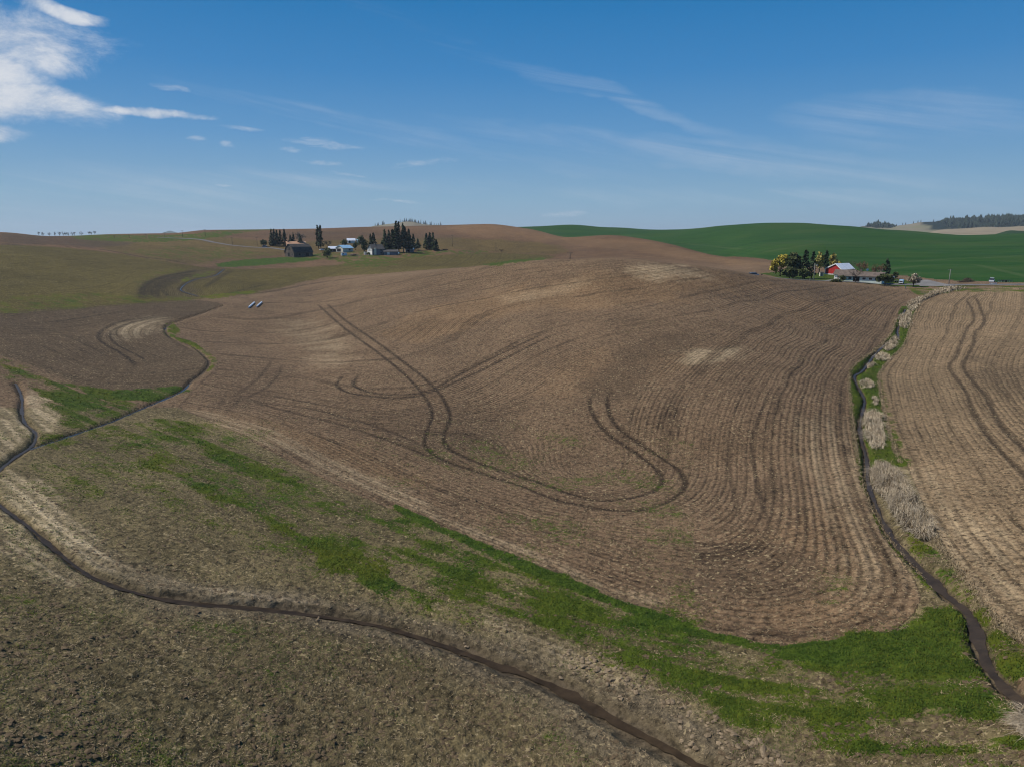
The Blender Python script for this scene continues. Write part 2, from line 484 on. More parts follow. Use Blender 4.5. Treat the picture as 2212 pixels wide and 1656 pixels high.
GRASS = [  # (polygon, density, yellowness, edge raggedness m)
    ([(0, 768), (60, 788), (100, 815), (170, 832), (240, 843), (320, 840), (398, 836), (375, 858), (300, 884), (233, 911), (150, 925), (120, 900), (90, 860), (50, 830), (0, 812)], .74, .4, 3.0),
    ([(240, 846), (320, 839), (398, 837), (378, 855), (330, 868), (262, 862)], 1.0, .1, 1.5),
    ([(100, 830), (170, 838), (250, 870), (240, 898), (150, 912), (125, 880)], .92, .2, 2.5),
    ([(0, 768), (60, 790), (110, 822), (60, 812), (0, 795)], .75, .8, 2.0),
    ([(352, 703), (375, 695), (385, 715), (372, 731), (356, 722)], .9, .6, 1.0),
    ([(375, 728), (420, 742), (450, 762), (468, 782), (452, 805), (440, 802), (452, 782), (440, 767), (410, 750)], .95, .7, .8),
    ([(80, 950), (233, 915), (390, 905), (520, 950), (640, 1015), (560, 1040), (420, 1000), (300, 960), (180, 960), (90, 985)], .62, .5, 3.0),
    ([(90, 985), (390, 905), (640, 1015), (850, 1110), (1100, 1215), (1400, 1345), (1560, 1400), (1730, 1470), (1900, 1560), (1700, 1620), (1500, 1530), (1300, 1440), (1050, 1330), (800, 1250), (560, 1200), (330, 1120), (180, 1040)], .46, .45, 6.0),
    ([(200, 930), (260, 925), (330, 975), (480, 1050), (640, 1130), (770, 1190), (850, 1215), (840, 1262), (760, 1240), (640, 1180), (500, 1105), (340, 1015), (240, 958)], .99, .6, 3.4),
    ([(320, 905), (420, 920), (560, 985), (700, 1050), (850, 1112), (840, 1150), (700, 1085), (560, 1030), (420, 975)], .95, .35, 4.0),
    ([(640, 1040), (850, 1100), (1000, 1162), (1200, 1245), (1400, 1325), (1560, 1372), (1560, 1440), (1400, 1420), (1250, 1390), (1100, 1330), (950, 1275), (800, 1230), (700, 1120)], .80, .3, 4.5),
    ([(848, 1090), (870, 1094), (1000, 1152), (1200, 1236), (1400, 1316), (1560, 1368), (1700, 1392), (1830, 1385), (1830, 1440), (1700, 1425), (1560, 1392), (1400, 1342), (1200, 1260), (1000, 1176), (870, 1112)], 1.0, .05, .6),
    ([(1300, 1390), (1560, 1410), (1730, 1440), (1850, 1490), (2000, 1545), (2100, 1600), (2212, 1656), (1700, 1656), (1560, 1560), (1420, 1470)], .76, .3, 4.0),
    ([(1700, 1398), (1830, 1388), (1940, 1360), (2010, 1340), (2025, 1290), (2060, 1295), (2095, 1330), (2110, 1390), (2150, 1460), (2230, 1540), (2260, 1680), (2130, 1610), (2000, 1540), (2010, 1568), (1930, 1548), (1850, 1508), (1730, 1448)], 1.0, .3, 2.2),
    ([(1850, 1508), (1930, 1548), (2010, 1568), (2140, 1600), (2260, 1620), (2300, 1700), (2000, 1700), (1760, 1640), (1700, 1580)], .988, .35, 2.5),
    ([(1862, 1010), (1884, 1090), (1910, 1140), (1950, 1195), (2010, 1260), (2050, 1300), (2030, 1305), (1985, 1250), (1935, 1190), (1890, 1120), (1858, 1030)], .85, .6, .5),
    ([(2030, 1200), (2075, 1235), (2130, 1310), (2170, 1370), (2240, 1420), (2260, 1530), (2200, 1485), (2150, 1430), (2120, 1350), (2070, 1290), (2010, 1225)], .9, .5, 1.0),
    ([(2030, 1200), (1960, 1150), (1985, 1195), (2060, 1265), (2090, 1290), (2110, 1290)], .7, .8, .8),
    ([(1945, 662), (1986, 653), (1973, 684), (1964, 716), (1952, 747), (1926, 773), (1905, 797), (1898, 815), (1905, 864), (1916, 917), (1931, 966), (1960, 1000), (1930, 1010), (1890, 1000), (1880, 1040), (1866, 1050), (1853, 990), (1848, 930), (1838, 870), (1834, 830), (1838, 800), (1850, 785), (1900, 745), (1928, 715)], 1.0, .3, .5),
    ([(1905, 797), (1898, 815), (1905, 864), (1916, 917), (1931, 966), (1960, 1000), (1970, 1000), (1950, 950), (1925, 880), (1912, 830)], .55, .3, .8),
    ([(463, 570), (520, 561), (600, 556), (655, 557), (690, 560), (645, 566), (560, 573), (480, 577)], 1.0, .0, 2.0),
    ([(600, 556), (660, 550), (760, 545), (860, 545), (960, 540), (975, 546), (900, 556), (830, 566), (760, 572), (690, 560)], .66, .35, 4.0),
    ([(740, 562), (830, 566), (860, 572), (800, 578), (740, 574)], .6, .2, 3.0),
    ([(1040, 571), (1100, 563), (1160, 557), (1175, 560), (1110, 570), (1060, 576)], .9, .1, 3.0),
    ([(960, 543), (1020, 541), (1060, 545), (1000, 550)], .6, .3, 3.0),
    ([(1640, 590), (1700, 588), (1780, 590), (1900, 598), (1985, 612), (2000, 622), (1900, 616), (1800, 608), (1700, 602)], 1.0, .15, 1.0),
    ([(1960, 624), (2080, 624), (2212, 626), (2212, 634), (2080, 632), (1990, 640)], .7, .6, 1.0),
    ([(2030, 616), (2212, 616), (2212, 622), (2030, 622)], .75, .5, 1.0),
    ([(300, 1500), (400, 1560), (480, 1656), (330, 1656), (290, 1580)], .5, .45, 4.0),
    ([(0, 1270), (120, 1290), (260, 1330), (200, 1350), (60, 1320), (0, 1330)], .38, .4, 4.0),
    ([(0, 1330), (200, 1400), (330, 1520), (200, 1656), (0, 1656)], .22, .6, 6.0),
    ([(1180, 1540), (1260, 1580), (1330, 1656), (1240, 1656), (1170, 1600)], .55, .2, 2.0),
    ([(170, 505), (290, 508), (420, 506), (500, 500), (540, 497), (480, 512), (350, 524), (210, 520), (150, 512)], .85, .3, 6.0),
    ([(250, 545), (420, 530), (560, 545), (600, 552), (480, 562), (420, 565), (330, 556)], .5, .3, 8.0),
    ([(0, 640), (200, 632), (330, 640), (440, 640), (560, 622), (560, 632), (440, 648), (213, 661), (0, 676)], .5, .7, 5.0),
    ([(300, 595), (380, 580), (400, 588), (330, 606), (300, 640), (280, 640)], .45, .7, 5.0),
    ([(430, 640), (480, 634), (560, 625), (540, 634), (470, 646)], .9, .95, 2.0),
    ([(395, 600), (450, 585), (470, 588), (440, 598), (408, 610), (396, 620)], .6, .9, 3.0),
    ([(420, 505), (500, 496), (600, 495), (520, 503), (440, 512)], .7, .4, 6.0),
    ([(1775, 1225), (1830, 1235), (1840, 1265), (1800, 1300), (1770, 1290)], .4, .3, 1.5),
    ([(1390, 680), (1470, 670), (1460, 700), (1340, 730), (1280, 735)], .18, .3, 5.0),
    ([(980, 1380), (1060, 1405), (1100, 1425), (1070, 1425), (1000, 1398)], .9, .5, .4),
    ([(2080, 655), (2110, 650), (2105, 690), (2070, 690)], .25, .2, 3.0),
]
PALE = [  # pale dry silt (polygon, strength, ragged)
    ([(20, 1015), (70, 1050), (130, 1110), (200, 1170), (310, 1225), (430, 1262), (560, 1280), (680, 1290), (680, 1310), (540, 1300), (400, 1280), (270, 1250), (170, 1190), (90, 1120), (20, 1060)], .9, 2.0),
    ([(0, 1110), (50, 1150), (110, 1215), (170, 1262), (100, 1250), (40, 1200), (0, 1170)], .6, 1.5),
    ([(0, 880), (40, 900), (60, 935), (30, 965), (0, 985)], .8, 1.5),
    ([(60, 840), (100, 860), (125, 900), (110, 930), (85, 915), (65, 880)], .8, 1.5),
    ([(250, 700), (330, 685), (360, 692), (330, 715), (280, 735), (250, 730)], .55, 5.0),
    ([(1060, 1345), (1200, 1385), (1290, 1430), (1420, 1500), (1500, 1560), (1440, 1545), (1320, 1480), (1200, 1420), (1090, 1370)], .55, 2.0),
    ([(1480, 760), (1560, 750), (1610, 752), (1560, 770), (1500, 780)], .5, 4.0),
    ([(1090, 640), (1200, 620), (1290, 600), (1250, 622), (1150, 650)], .25, 8.0),
    ([(1350, 590), (1420, 570), (1500, 580), (1520, 592), (1440, 598)], .6, 8.0),
    ([(640, 690), (720, 720), (760, 760), (720, 790), (660, 740), (610, 700)], .3, 8.0),
    ([(380, 880), (500, 900), (640, 950), (780, 1020), (900, 1070), (1000, 1130), (1200, 1220), (1400, 1300), (1300, 1290), (1100, 1195), (900, 1105), (700, 1020), (520, 935)], .35, 2.0),
    ([(1980, 1020), (2060, 1100), (2212, 1200), (2212, 1380), (2100, 1260), (2010, 1120)], .30, 3.0),
    ([(1700, 900), (1820, 900), (1850, 1000), (1890, 1110), (1960, 1230), (1900, 1290), (1820, 1150), (1760, 1000)], .25, 4.0),
]
DARK = [  # moist dark earth
    ([(0, 676), (213, 661), (393, 648), (480, 655), (440, 672), (360, 690), (250, 700), (120, 720), (0, 730)], .55, 6.0),
    ([(0, 730), (200, 720), (350, 720), (440, 780), (400, 830), (240, 840), (100, 810), (0, 765)], .35, 6.0),
    ([(300, 645), (310, 610), (400, 585), (470, 575), (480, 590), (420, 615), (420, 642)], .55, 5.0),
    ([(440, 720), (560, 740), (620, 790), (600, 850), (520, 880), (470, 850), (450, 800)], .35, 6.0),
    ([(1330, 760), (1440, 715), (1500, 735), (1400, 790), (1350, 850), (1280, 870), (1290, 820)], .5, 5.0),
    ([(780, 900), (950, 880), (1100, 900), (1060, 960), (960, 990), (860, 950)], .4, 5.0),
    ([(1550, 1180), (1700, 1190), (1760, 1230), (1700, 1290), (1560, 1280), (1480, 1220)], .5, 3.0),
    ([(2100, 770), (2212, 790), (2212, 850), (2150, 860), (2110, 820)], .55, 4.0),
    ([(2130, 740), (2212, 720), (2212, 780), (2140, 770)], .3, 5.0),
    ([(0, 505), (160, 512), (280, 525), (200, 535), (90, 528), (0, 528)], .8, 8.0),
    ([(550, 505), (700, 500), (900, 505), (1000, 510), (900, 520), (700, 518)], .45, 12.0),
    ([(1180, 520), (1320, 520), (1400, 530), (1300, 545), (1200, 540)], .25, 8.0),
    ([(300, 1360), (700, 1350), (1000, 1420), (1250, 1530), (1400, 1656), (1000, 1656), (600, 1500), (350, 1420)], .25, 5.0),
    ([(560, 1130), (640, 1170), (740, 1220), (700, 1240), (600, 1190)], .4, 3.0),
    ([(100, 1040), (300, 1040), (480, 1120), (600, 1200), (500, 1230), (300, 1180), (150, 1110)], .22, 4.0),
]
RED = [
    ([(830, 720), (960, 660), (1150, 620), (1300, 590), (1500, 580), (1640, 605), (1500, 640), (1300, 660), (1100, 680), (950, 730)], .55, 10.0),
    ([(380, 880), (520, 900), (760, 960), (900, 1040), (760, 1010), (560, 945)], .4, 4.0),
    ([(950, 485), (1080, 486), (1250, 515), (1400, 520), (1560, 555), (1660, 570), (1560, 570), (1400, 545), (1200, 525), (1000, 505)], .45, 10.0),
    ([(1690, 650), (1850, 640), (1900, 660), (1800, 700), (1700, 690)], .35, 6.0),
    ([(1200, 770), (1400, 740), (1500, 760), (1350, 830), (1200, 850)], .25, 6.0),
    ([(1600, 1180), (1800, 1100), (1900, 1200), (1950, 1300), (1800, 1350), (1650, 1330)], .25, 4.0),
]
OLIVE = [([(-400, 690), (0, 676), (213, 662), (393, 650), (430, 646), (560, 630), (700, 600), (820, 592), (1000, 578), (1100, 566), (1200, 556), (1060, 546), (900, 556), (700, 575), (600, 580), (480, 580), (411, 573), (313, 558), (263, 549), (130, 535), (0, 529), (-400, 520)], .85, 3.0),
         ([(160, 520), (420, 512), (560, 520), (640, 535), (600, 552), (480, 560), (411, 570), (263, 546)], .55, 8.0),
         ([(560, 530), (700, 520), (1000, 515), (1200, 530), (1200, 552), (1000, 540), (800, 545), (640, 548)], .55, 10.0)]
GUIDES_C = [
    (0, [(400, 895), (520, 935), (700, 1030), (850, 1100), (1000, 1165), (1200, 1250), (1400, 1330), (1560, 1375), (1700, 1395), (1830, 1385), (1940, 1350), (1985, 1290), (1950, 1215), (1890, 1115), (1850, 1000), (1832, 880), (1835, 810), (1890, 755), (1925, 700), (1945, 660)]),
    (5.5, [(560, 920), (740, 1010), (900, 1080), (1060, 1140), (1220, 1200), (1400, 1270), (1560, 1310), (1700, 1315), (1800, 1280), (1830, 1220), (1800, 1120), (1770, 1000), (1760, 900), (1780, 820), (1850, 740), (1890, 690)]),
    (12, [(700, 940), (860, 1020), (1000, 1080), (1150, 1125), (1300, 1165), (1430, 1195), (1560, 1195), (1650, 1150), (1680, 1070), (1670, 980), (1690, 880), (1745, 790), (1830, 700), (1880, 655)]),
    (18, [(850, 955), (960, 1005), (1090, 1060), (1220, 1095), (1340, 1108), (1440, 1092), (1500, 1040), (1515, 960), (1535, 880), (1575, 810), (1655, 740), (1760, 680), (1860, 640)]),
    (24, [(830, 925), (950, 915), (1060, 910), (1150, 930), (1170, 1000), (1230, 1050), (1330, 1060), (1400, 1020), (1405, 950), (1425, 880), (1485, 800), (1585, 730), (1720, 665), (1840, 628)]),
    (31, [(780, 900), (950, 880), (1050, 842), (1160, 775), (1313, 716), (1500, 680), (1700, 632)]),
    (42, [(560, 830), (640, 812), (750, 845), (900, 840), (981, 820), (1118, 745), (1208, 710), (1330, 685), (1480, 648), (1620, 612)]),
    (58, [(620, 760), (740, 770), (836, 747), (961, 681), (1118, 642), (1313, 614), (1500, 590)]),
    (85, [(560, 690), (700, 665), (850, 635), (1000, 605), (1150, 580), (1300, 568)]),
]
GUIDES_R = [
    (0, [(1990, 653), (1976, 684), (1955, 747), (1908, 797), (1902, 830), (1918, 917), (1960, 997), (2012, 1120), (2100, 1270), (2212, 1380)]),
    (18, [(2125, 640), (2104, 692), (2078, 736), (2052, 789), (2088, 846), (2119, 917), (2158, 969), (2212, 1022)]),
    (9, [(2040, 660), (2020, 700), (1990, 790), (2000, 850), (2040, 940), (2080, 1030), (2140, 1120), (2212, 1190)]),
    (34, [(2212, 680), (2180, 740), (2150, 800), (2190, 870), (2260, 930)]),
]
GUIDES_L = [
    (0, [(0, 676), (213, 661), (393, 650)]),
    (16, [(0, 706), (117, 700), (213, 690), (300, 672), (440, 668)]),
    (40, [(0, 730), (90, 730), (150, 760), (250, 800), (330, 800), (400, 790)]),
    (30, [(340, 683), (267, 694), (233, 707), (213, 725), (220, 739), (260, 762), (300, 780)]),
    (56, [(0, 762), (60, 782), (170, 828), (240, 838), (330, 832), (390, 828)]),
    (38, [(370, 690), (320, 705), (300, 725), (330, 750), (390, 770), (425, 785)]),
]
GUIDES_O = [
    (0, [(0, 640), (120, 632), (240, 618), (320, 596), (380, 582), (440, 578)]),
    (16, [(0, 612), (120, 604), (220, 590), (300, 575), (380, 570)]),
    (34, [(0, 585), (110, 578), (210, 566), (300, 560)]),
    (55, [(0, 556), (100, 552), (200, 547)]),
    (-16, [(0, 664), (150, 650), (280, 640), (300, 615), (350, 596), (420, 588)]),
]
GUIDES_B = [
    (0, [(-20, 1010), (60, 1085), (170, 1180), (310, 1240), (520, 1285), (760, 1315), (980, 1370), (1200, 1450), (1400, 1560)]),
    (12, [(60, 960), (170, 1040), (330, 1130), (520, 1200), (760, 1250), (980, 1300), (1200, 1370), (1420, 1450), (1700, 1560)]),
    (26, [(230, 915), (380, 985), (560, 1060), (760, 1140), (980, 1230), (1200, 1310), (1420, 1380), (1700, 1470)]),
    (-8, [(-20, 1120), (60, 1180), (170, 1270), (310, 1310), (520, 1340), (760, 1365), (980, 1430), (1150, 1500), (1300, 1600)]),
    (-22, [(-20, 1250), (100, 1330), (300, 1400), (600, 1450), (850, 1520), (1000, 1656)]),
    (-36, [(0, 1450), (200, 1500), (450, 1560), (600, 1656)]),
]

# ------------------------------------------------------------------ terrain grid
def lin(a, b, st):
    return np.arange(a, b, st)


deg = math.pi / 180
TH = np.concatenate([lin(-180, -60, 4.0), lin(-60, -41, 0.5), lin(-41, 41, 0.105), lin(41, 60, 0.5), lin(60, 180, 4.0)]) * deg
rs = [2.0, 6.0, 12.0, 18.0, 24.0, 29.0, 33.0]
r = 36.0
while r < 1700:
    rs.append(r)
    base = 1.15 * r * r / (710.0 * H) * (1.0 if r < 70 else 1.0)   # about one render pixel per row
    r += min(max(base, 0.085), (0.0065 if 150 < r < 330 else 0.0105) * r)
while r < 14000:
    rs.append(r)
    r *= 1.06
R = np.array(rs)
NT_, NR = len(TH), len(R)
TG, RG = np.meshgrid(TH, R, indexing='xy')     # rows = range
zb = z_of(TG, RG).reshape(NR, NT_)
X = RG * np.sin(TG)
Y = RG * np.cos(TG)
P = np.stack([X.ravel(), Y.ravel()], 1)
rf = RG.ravel()
INV = (np.abs(TG.ravel()) < 46 * deg)


def subset(lo, hi, pad):
    return np.nonzero((P[:, 0] > lo[0] - pad) & (P[:, 0] < hi[0] + pad) & (P[:, 1] > lo[1] - pad) & (P[:, 1] < hi[1] + pad) & (rf < 1500))[0]


def seg_dist(Q, line):
    """distance of points Q to a polyline, with the nearest parameter"""
    best = np.full(len(Q), 1e9)
    par = np.zeros(len(Q))
    acc = 0.0
    for a, b in zip(line[:-1], line[1:]):
        ab = b - a
        l2 = (ab ** 2).sum() + 1e-12
        t = np.clip(((Q - a) @ ab) / l2, 0, 1)
        d = np.hypot(Q[:, 0] - a[0] - t * ab[0], Q[:, 1] - a[1] - t * ab[1])
        m = d < best
        best[m] = d[m]
        par[m] = acc + t[m] * math.sqrt(l2)
        acc += math.sqrt(l2)
    return best, par


def line_field(line, pad, chunk=12):
    """distance field limited to pad metres; returns idx, dist"""
    n = len(P)
    out = np.full(n, 1e9)
    for s in range(0, len(line) - 1, chunk):
        sub = line[s:s + chunk + 1]
        idx = subset(sub.min(0), sub.max(0), pad)
        if len(idx) == 0:
            continue
        d, _ = seg_dist(P[idx], sub)
        out[idx] = np.minimum(out[idx], d)
    return out


def poly_field(poly):
    """signed distance (positive inside) on a subset"""
    poly = np.asarray(poly)
    idx = subset(poly.min(0), poly.max(0), 12.0)
    Q = P[idx]
    cl = np.vstack([poly, poly[:1]])
    d, _ = seg_dist(Q, cl)
    ins = np.zeros(len(Q), bool)
    for a, b in zip(cl[:-1], cl[1:]):
        c = (a[1] > Q[:, 1]) != (b[1] > Q[:, 1])
        with np.errstate(divide='ignore', invalid='ignore'):
            xx = (b[0] - a[0]) * (Q[:, 1] - a[1]) / (b[1] - a[1]) + a[0]
        ins ^= c & (Q[:, 0] < xx)
    return idx, np.where(ins, d, -d)


N = len(P)
nA = fbm(P[:, 0] / 9.0, P[:, 1] / 9.0, 3, 4)
nB = fbm(P[:, 0] / 2.1, P[:, 1] / 2.1, 11, 3)
nC = fbm(P[:, 0] / 60.0, P[:, 1] / 60.0, 23, 3)
rag = nA * 1.2 + nB * 0.7


_pc = np.stack([P[:, 0], P[:, 1], zb.ravel() - H], 1)
_dp = _pc[:, 1] * math.cos(PITCH) - _pc[:, 2] * math.sin(PITCH)
SXp = np.where(_dp > 1, CXD + FD * _pc[:, 0] / np.maximum(_dp, 1), -9999)
SYp = np.where(_dp > 1, CYD - FD * (_pc[:, 1] * math.sin(PITCH) + _pc[:, 2] * math.cos(PITCH)) / np.maximum(_dp, 1), 9999)


def masks(items, yl=False):
    m = np.zeros(N)
    yel = np.zeros(N)
    for it in items:
        poly = wl(list(it[0]) + [it[0][0]], 3)[:-1]
        ragm = it[-1]
        idx, sdv = poly_field(poly)
        v = sstep(sdv + rag[idx] * ragm * 0.8, -0.75 * ragm, 0.55 * ragm) * it[1]
        upd = v > m[idx]
        if yl:
            yel[idx] = np.where(upd, it[2], yel[idx])
        m[idx] = np.maximum(m[idx], v)
    return (m, yel) if yl else m


gr, gy = masks(GRASS, True)
_d = wl([(230, 920), (1500, 1400)], 1)
_d = (_d[-1] - _d[0]) / np.linalg.norm(_d[-1] - _d[0])
_al, _ac = P @ _d, P @ np.array([-_d[1], _d[0]])
_ac = _ac + 3.0 * fbm(_al / 30.0, _ac / 30.0, 61, 2)
streak = fbm(_al / 16.0, _ac / 1.5, 57, 4, 0.62)
patch = 0.55 * fbm(P[:, 0] / 5.0, P[:, 1] / 5.0, 51, 4, 0.6) + 0.75 * streak
gr = np.where(gr < 0.985, gr * np.clip(0.84 + 1.2 * patch, 0.10, 1.2), gr * np.clip(0.95 + 0.6 * patch, 0.52, 1.0))
gr = np.maximum(gr, np.clip((nA + 0.55 * patch) * 0.7 + 0.10, 0.03, 0.42) * ((SYp > 905) & (rf < 150) & (SXp < 1500)))
gr = np.clip(gr, 0, 1)
pale, dark, red, olive = masks(PALE), masks(DARK), masks(RED), masks(OLIVE)
track = np.zeros(N)
for pts, s, hw in TRACKS + FARLINES:
    ln = wl(pts, 5)
    d = line_field(ln, 3.0)
    wid = np.maximum(hw * 1.05, rf * 0.0013)
    e_ = np.minimum(np.hypot(P[:, 0] - ln[0, 0], P[:, 1] - ln[0, 1]), np.hypot(P[:, 0] - ln[-1, 0], P[:, 1] - ln[-1, 1]))
    s = s * (0.25 + 0.75 * np.clip(e_ / 9.0, 0, 1))
    track = np.maximum(track, s * sstep(-(d + nB * 0.22), -wid * 1.5, -wid * 0.45) * np.minimum(1, hw / wid * 1.35))
dR, dB, dL = line_field(WSR, 6.0), line_field(WSB, 7.0), line_field(WSL, 5.0)
dF = line_field(wl(STREAM_F, 5), 5.0)

# the grass triangle at the ditch keeps the traced polygons, the streams cut through
wobR = nB * 0.35
WR = 0.24 + 0.16 * sstep(-rf, -130, -65)           # half widths of the running water
WB = 0.22 + 0.06 * sstep(-rf, -90, -60)
WL_ = np.where(dL < 1e8, 0.40, 0.4)
carve = np.zeros(N)
carve = np.maximum(carve, 0.58 * sstep(-(dR + wobR), -1.15, -WR * 0.75))
wB_ = np.interp(SXp, [300, 900, 1500], [1.0, 1.35, 1.75])
carve = np.maximum(carve, 0.42 * sstep(-(dB + nA * 0.5 + wobR * 0.8) / wB_, -1.0, -WB * 0.75))
carve = np.maximum(carve, 0.42 * sstep(-(dL + wobR * 0.5), -1.0, -0.2))
mw = np.interp(SXp, [60, 420], [.34, 1.0])
mud = np.maximum(sstep(-(dR + wobR), -0.60, -0.28), np.maximum(sstep(-(dB + nB * 1.0 * mw) / mw, -1.7, -0.4), sstep(-(dL + wobR), -0.50, -0.18)))
mud = np.maximum(mud, 0.8 * sstep(-dF, -1.6, -0.7))
halo = sstep(-(dB + nA * 3.0), -5.5, -1.0) * np.interp(SXp, [60, 420], [0.0, 1.0])          # smeared silt along the bottom stream
gr = gr * (1 - 0.97 * np.maximum(mud * np.where(dR < 1.5, 0.9, 1.0), 0.75 * halo * (rf < 110)))
ditch_w = sstep(-dR, -3.0, -1.2) * (gr > 0.25)


# furrow phase
def tps(guides):
    pts, val = [], []
    for u, g in guides:
        w = wl(g, 2)
        pts.append(w)
        val.append(np.full(len(w), float(u)))
    pts, val = np.vstack(pts), np.concatenate(val)
    c, sc = pts.mean(0), 60.0
    q = (pts - c) / sc
    d2 = ((q[:, None] - q[None]) ** 2).sum(-1)
    K = 0.5 * d2 * np.log(d2 + 1e-12) + np.eye(len(q)) * 2.5e-2
    A = np.hstack([np.ones((len(q), 1)), q])
    M = np.block([[K, A], [A.T, np.zeros((3, 3))]])
    s = np.linalg.solve(M, np.concatenate([val, np.zeros(3)]))

    def ev(Q):
        out = np.empty(len(Q))
        qq = (Q - c) / sc
        for i in range(0, len(Q), 20000):
            d2 = ((qq[i:i + 20000, None] - q[None]) ** 2).sum(-1)
            out[i:i + 20000] = (0.5 * d2 * np.log(d2 + 1e-12)) @ s[:len(q)] + s[len(q)] + qq[i:i + 20000] @ s[len(q) + 1:]
        return out
    return ev


px_cam = np.stack([P[:, 0], P[:, 1], zb.ravel() - H], 1)
cp, sp = math.cos(PITCH), math.sin(PITCH)
dep = px_cam[:, 1] * cp - px_cam[:, 2] * sp
with np.errstate(divide='ignore', invalid='ignore'):
    SX = np.where(dep > 1, CXD + FD * px_cam[:, 0] / dep, -9999)
    SY = np.where(dep > 1, CYD - FD * (px_cam[:, 1] * sp + px_cam[:, 2] * cp) / dep, 9999)


def inpoly(poly):
    idx, sdv = poly_field(wl(list(poly) + [poly[0]], 2)[:-1])
    m = np.zeros(N, bool)
    m[idx[sdv > 0]] = True
    return m


FC = inpoly([(385, 880), (430, 830), (470, 790), (455, 760), (390, 730), (365, 700), (420, 690), (500, 662), (560, 645), (700, 615), (850, 598), (1000, 585), (1100, 572), (1300, 560), (1460, 573), (1640, 600), (1800, 614), (1960, 630), (1945, 665), (1930, 700), (1895, 750), (1840, 800), (1834, 880), (1850, 1000), (1890, 1115), (1950, 1215), (1990, 1290), (1940, 1355), (1830, 1390), (1700, 1400), (1560, 1378), (1400, 1333), (1200, 1252), (1000, 1168), (850, 1102), (700, 1035), (520, 940)])
FR = inpoly([(1990, 650), (2100, 628), (2400, 628), (2500, 1000), (2400, 1480), (2212, 1380), (2100, 1275), (2012, 1125), (1958, 1000), (1916, 917), (1900, 830), (1905, 797), (1952, 747), (1973, 684)])
FL = inpoly([(-200, 690), (0, 674), (213, 660), (393, 649), (480, 658), (400, 688), (352, 705), (375, 735), (440, 770), (445, 795), (393, 838), (240, 842), (170, 830), (60, 785), (0, 768), (-200, 740)])
FB = (SY > 880) & (SY < 2400) & (SX > -500) & (SX < 2200) & ~FC & ~FR & ~FL & (rf < 150)
phase = np.zeros(N)
famp = np.zeros(N)
FO = (olive > 0.5) & (rf > 280) & (rf < 620) & ~FC & ~FL & ~FR & ~FB
for mask_, gds, amp in ((FO, GUIDES_O, .8), (FC, GUIDES_C, 1.0), (FR, GUIDES_R, .9), (FL, GUIDES_L, .75), (FB, GUIDES_B, .35)):
    ii = np.nonzero(mask_)[0]
    phase[ii] = tps(gds)(P[ii])
    famp[ii] = amp
_ph = phase.reshape(NR, NT_)
_fa = famp.reshape(NR, NT_)
gu = np.gradient(_ph, axis=1) / (RG * np.gradient(TH)[None, :])
gv = np.gradient(_ph, axis=0) / np.gradient(R)[:, None]
gm_ = np.hypot(gu, gv)
fdens = np.clip(np.log2(np.maximum(gm_, 1e-3)), -3, 3).ravel()
fdens = np.where(famp > 0, fdens, 0.0)
famp *= (1 - np.clip(gr * 1.2, 0, 1)) * (1 - 0.8 * track) * (1 - mud)

# heights with relief
relief = nC * 0.5 * sstep(rf, 60, 300)
near = sstep(-rf, -125, -58)
clod = fbm(P[:, 0] / 0.62, P[:, 1] / 0.62, 41, 2, 0.6)
clod2 = np.abs(fbm(P[:, 0] / 1.7, P[:, 1] / 1.7, 77, 2, 0.6))
plough = FC | FR
relief += near * INV * (clod * np.where(plough, 0.13, 0.17) * (1 - 0.5 * gr) * (1 - 0.75 * mud) + clod2 * 0.10)
relief += famp * 0.03 * (np.abs(fdens) < 0.5) * np.sin(phase * (2 * math.pi / 0.85)) * sstep(-rf, -140, -70)
relief += gr * near * 0.06
relief += gr * nB * 0.18 * sstep(-rf, -260, -120)
_wh = (TG.ravel() > -0.02) & (rf > 480) & (rf < 1500)
relief += _wh * sstep(rf, 480, 640) * 7.0 * fbm(P[:, 0] / 130.0, P[:, 1] / 190.0, 101, 2) * sstep(TG.ravel(), 0.0, 0.12)
relief -= 0.10 * track * sstep(-rf, -240, -120)
relief -= carve
Z = zb.ravel() + relief


def ground_z(xy):
    xy = np.atleast_2d(np.asarray(xy, float))
    return z_of(np.arctan2(xy[:, 0], xy[:, 1]), np.hypot(xy[:, 0], xy[:, 1]))


def grid_z(x, y):
    """height of the finished mesh (bilinear in the polar grid)"""
    x = np.asarray(x, float)
    y = np.asarray(y, float)
    th = np.arctan2(x, y)
    rr = np.hypot(x, y)
    i = np.clip(np.searchsorted(TH, th) - 1, 0, NT_ - 2)
    j = np.clip(np.searchsorted(R, rr) - 1, 0, NR - 2)
    u = np.clip((th - TH[i]) / (TH[i + 1] - TH[i]), 0, 1)
    v = np.clip((rr - R[j]) / (R[j + 1] - R[j]), 0, 1)
    ZG = Z.reshape(NR, NT_)
    return (ZG[j, i] * (1 - u) + ZG[j, i + 1] * u) * (1 - v) + (ZG[j + 1, i] * (1 - u) + ZG[j + 1, i + 1] * u) * v


def grid_val(arr, x, y):
    th = np.arctan2(x, y)
    rr = np.hypot(x, y)
    i = np.clip(np.searchsorted(TH, th), 0, NT_ - 1)
    j = np.clip(np.searchsorted(R, rr), 0, NR - 1)
    return arr.reshape(NR, NT_)[j, i]


# ---- colours of the earth (albedo)
def C(*v):
    return np.array(v, float)


soil = C(0.150, 0.097, 0.055)
soil_far = C(0.116, 0.064, 0.032)
colr = np.tile(soil, (N, 1))
LEFT = (FB | FL)


def mixc(base, c, m):
    return base * (1 - m[:, None]) + np.asarray(c)[None] * m[:, None]


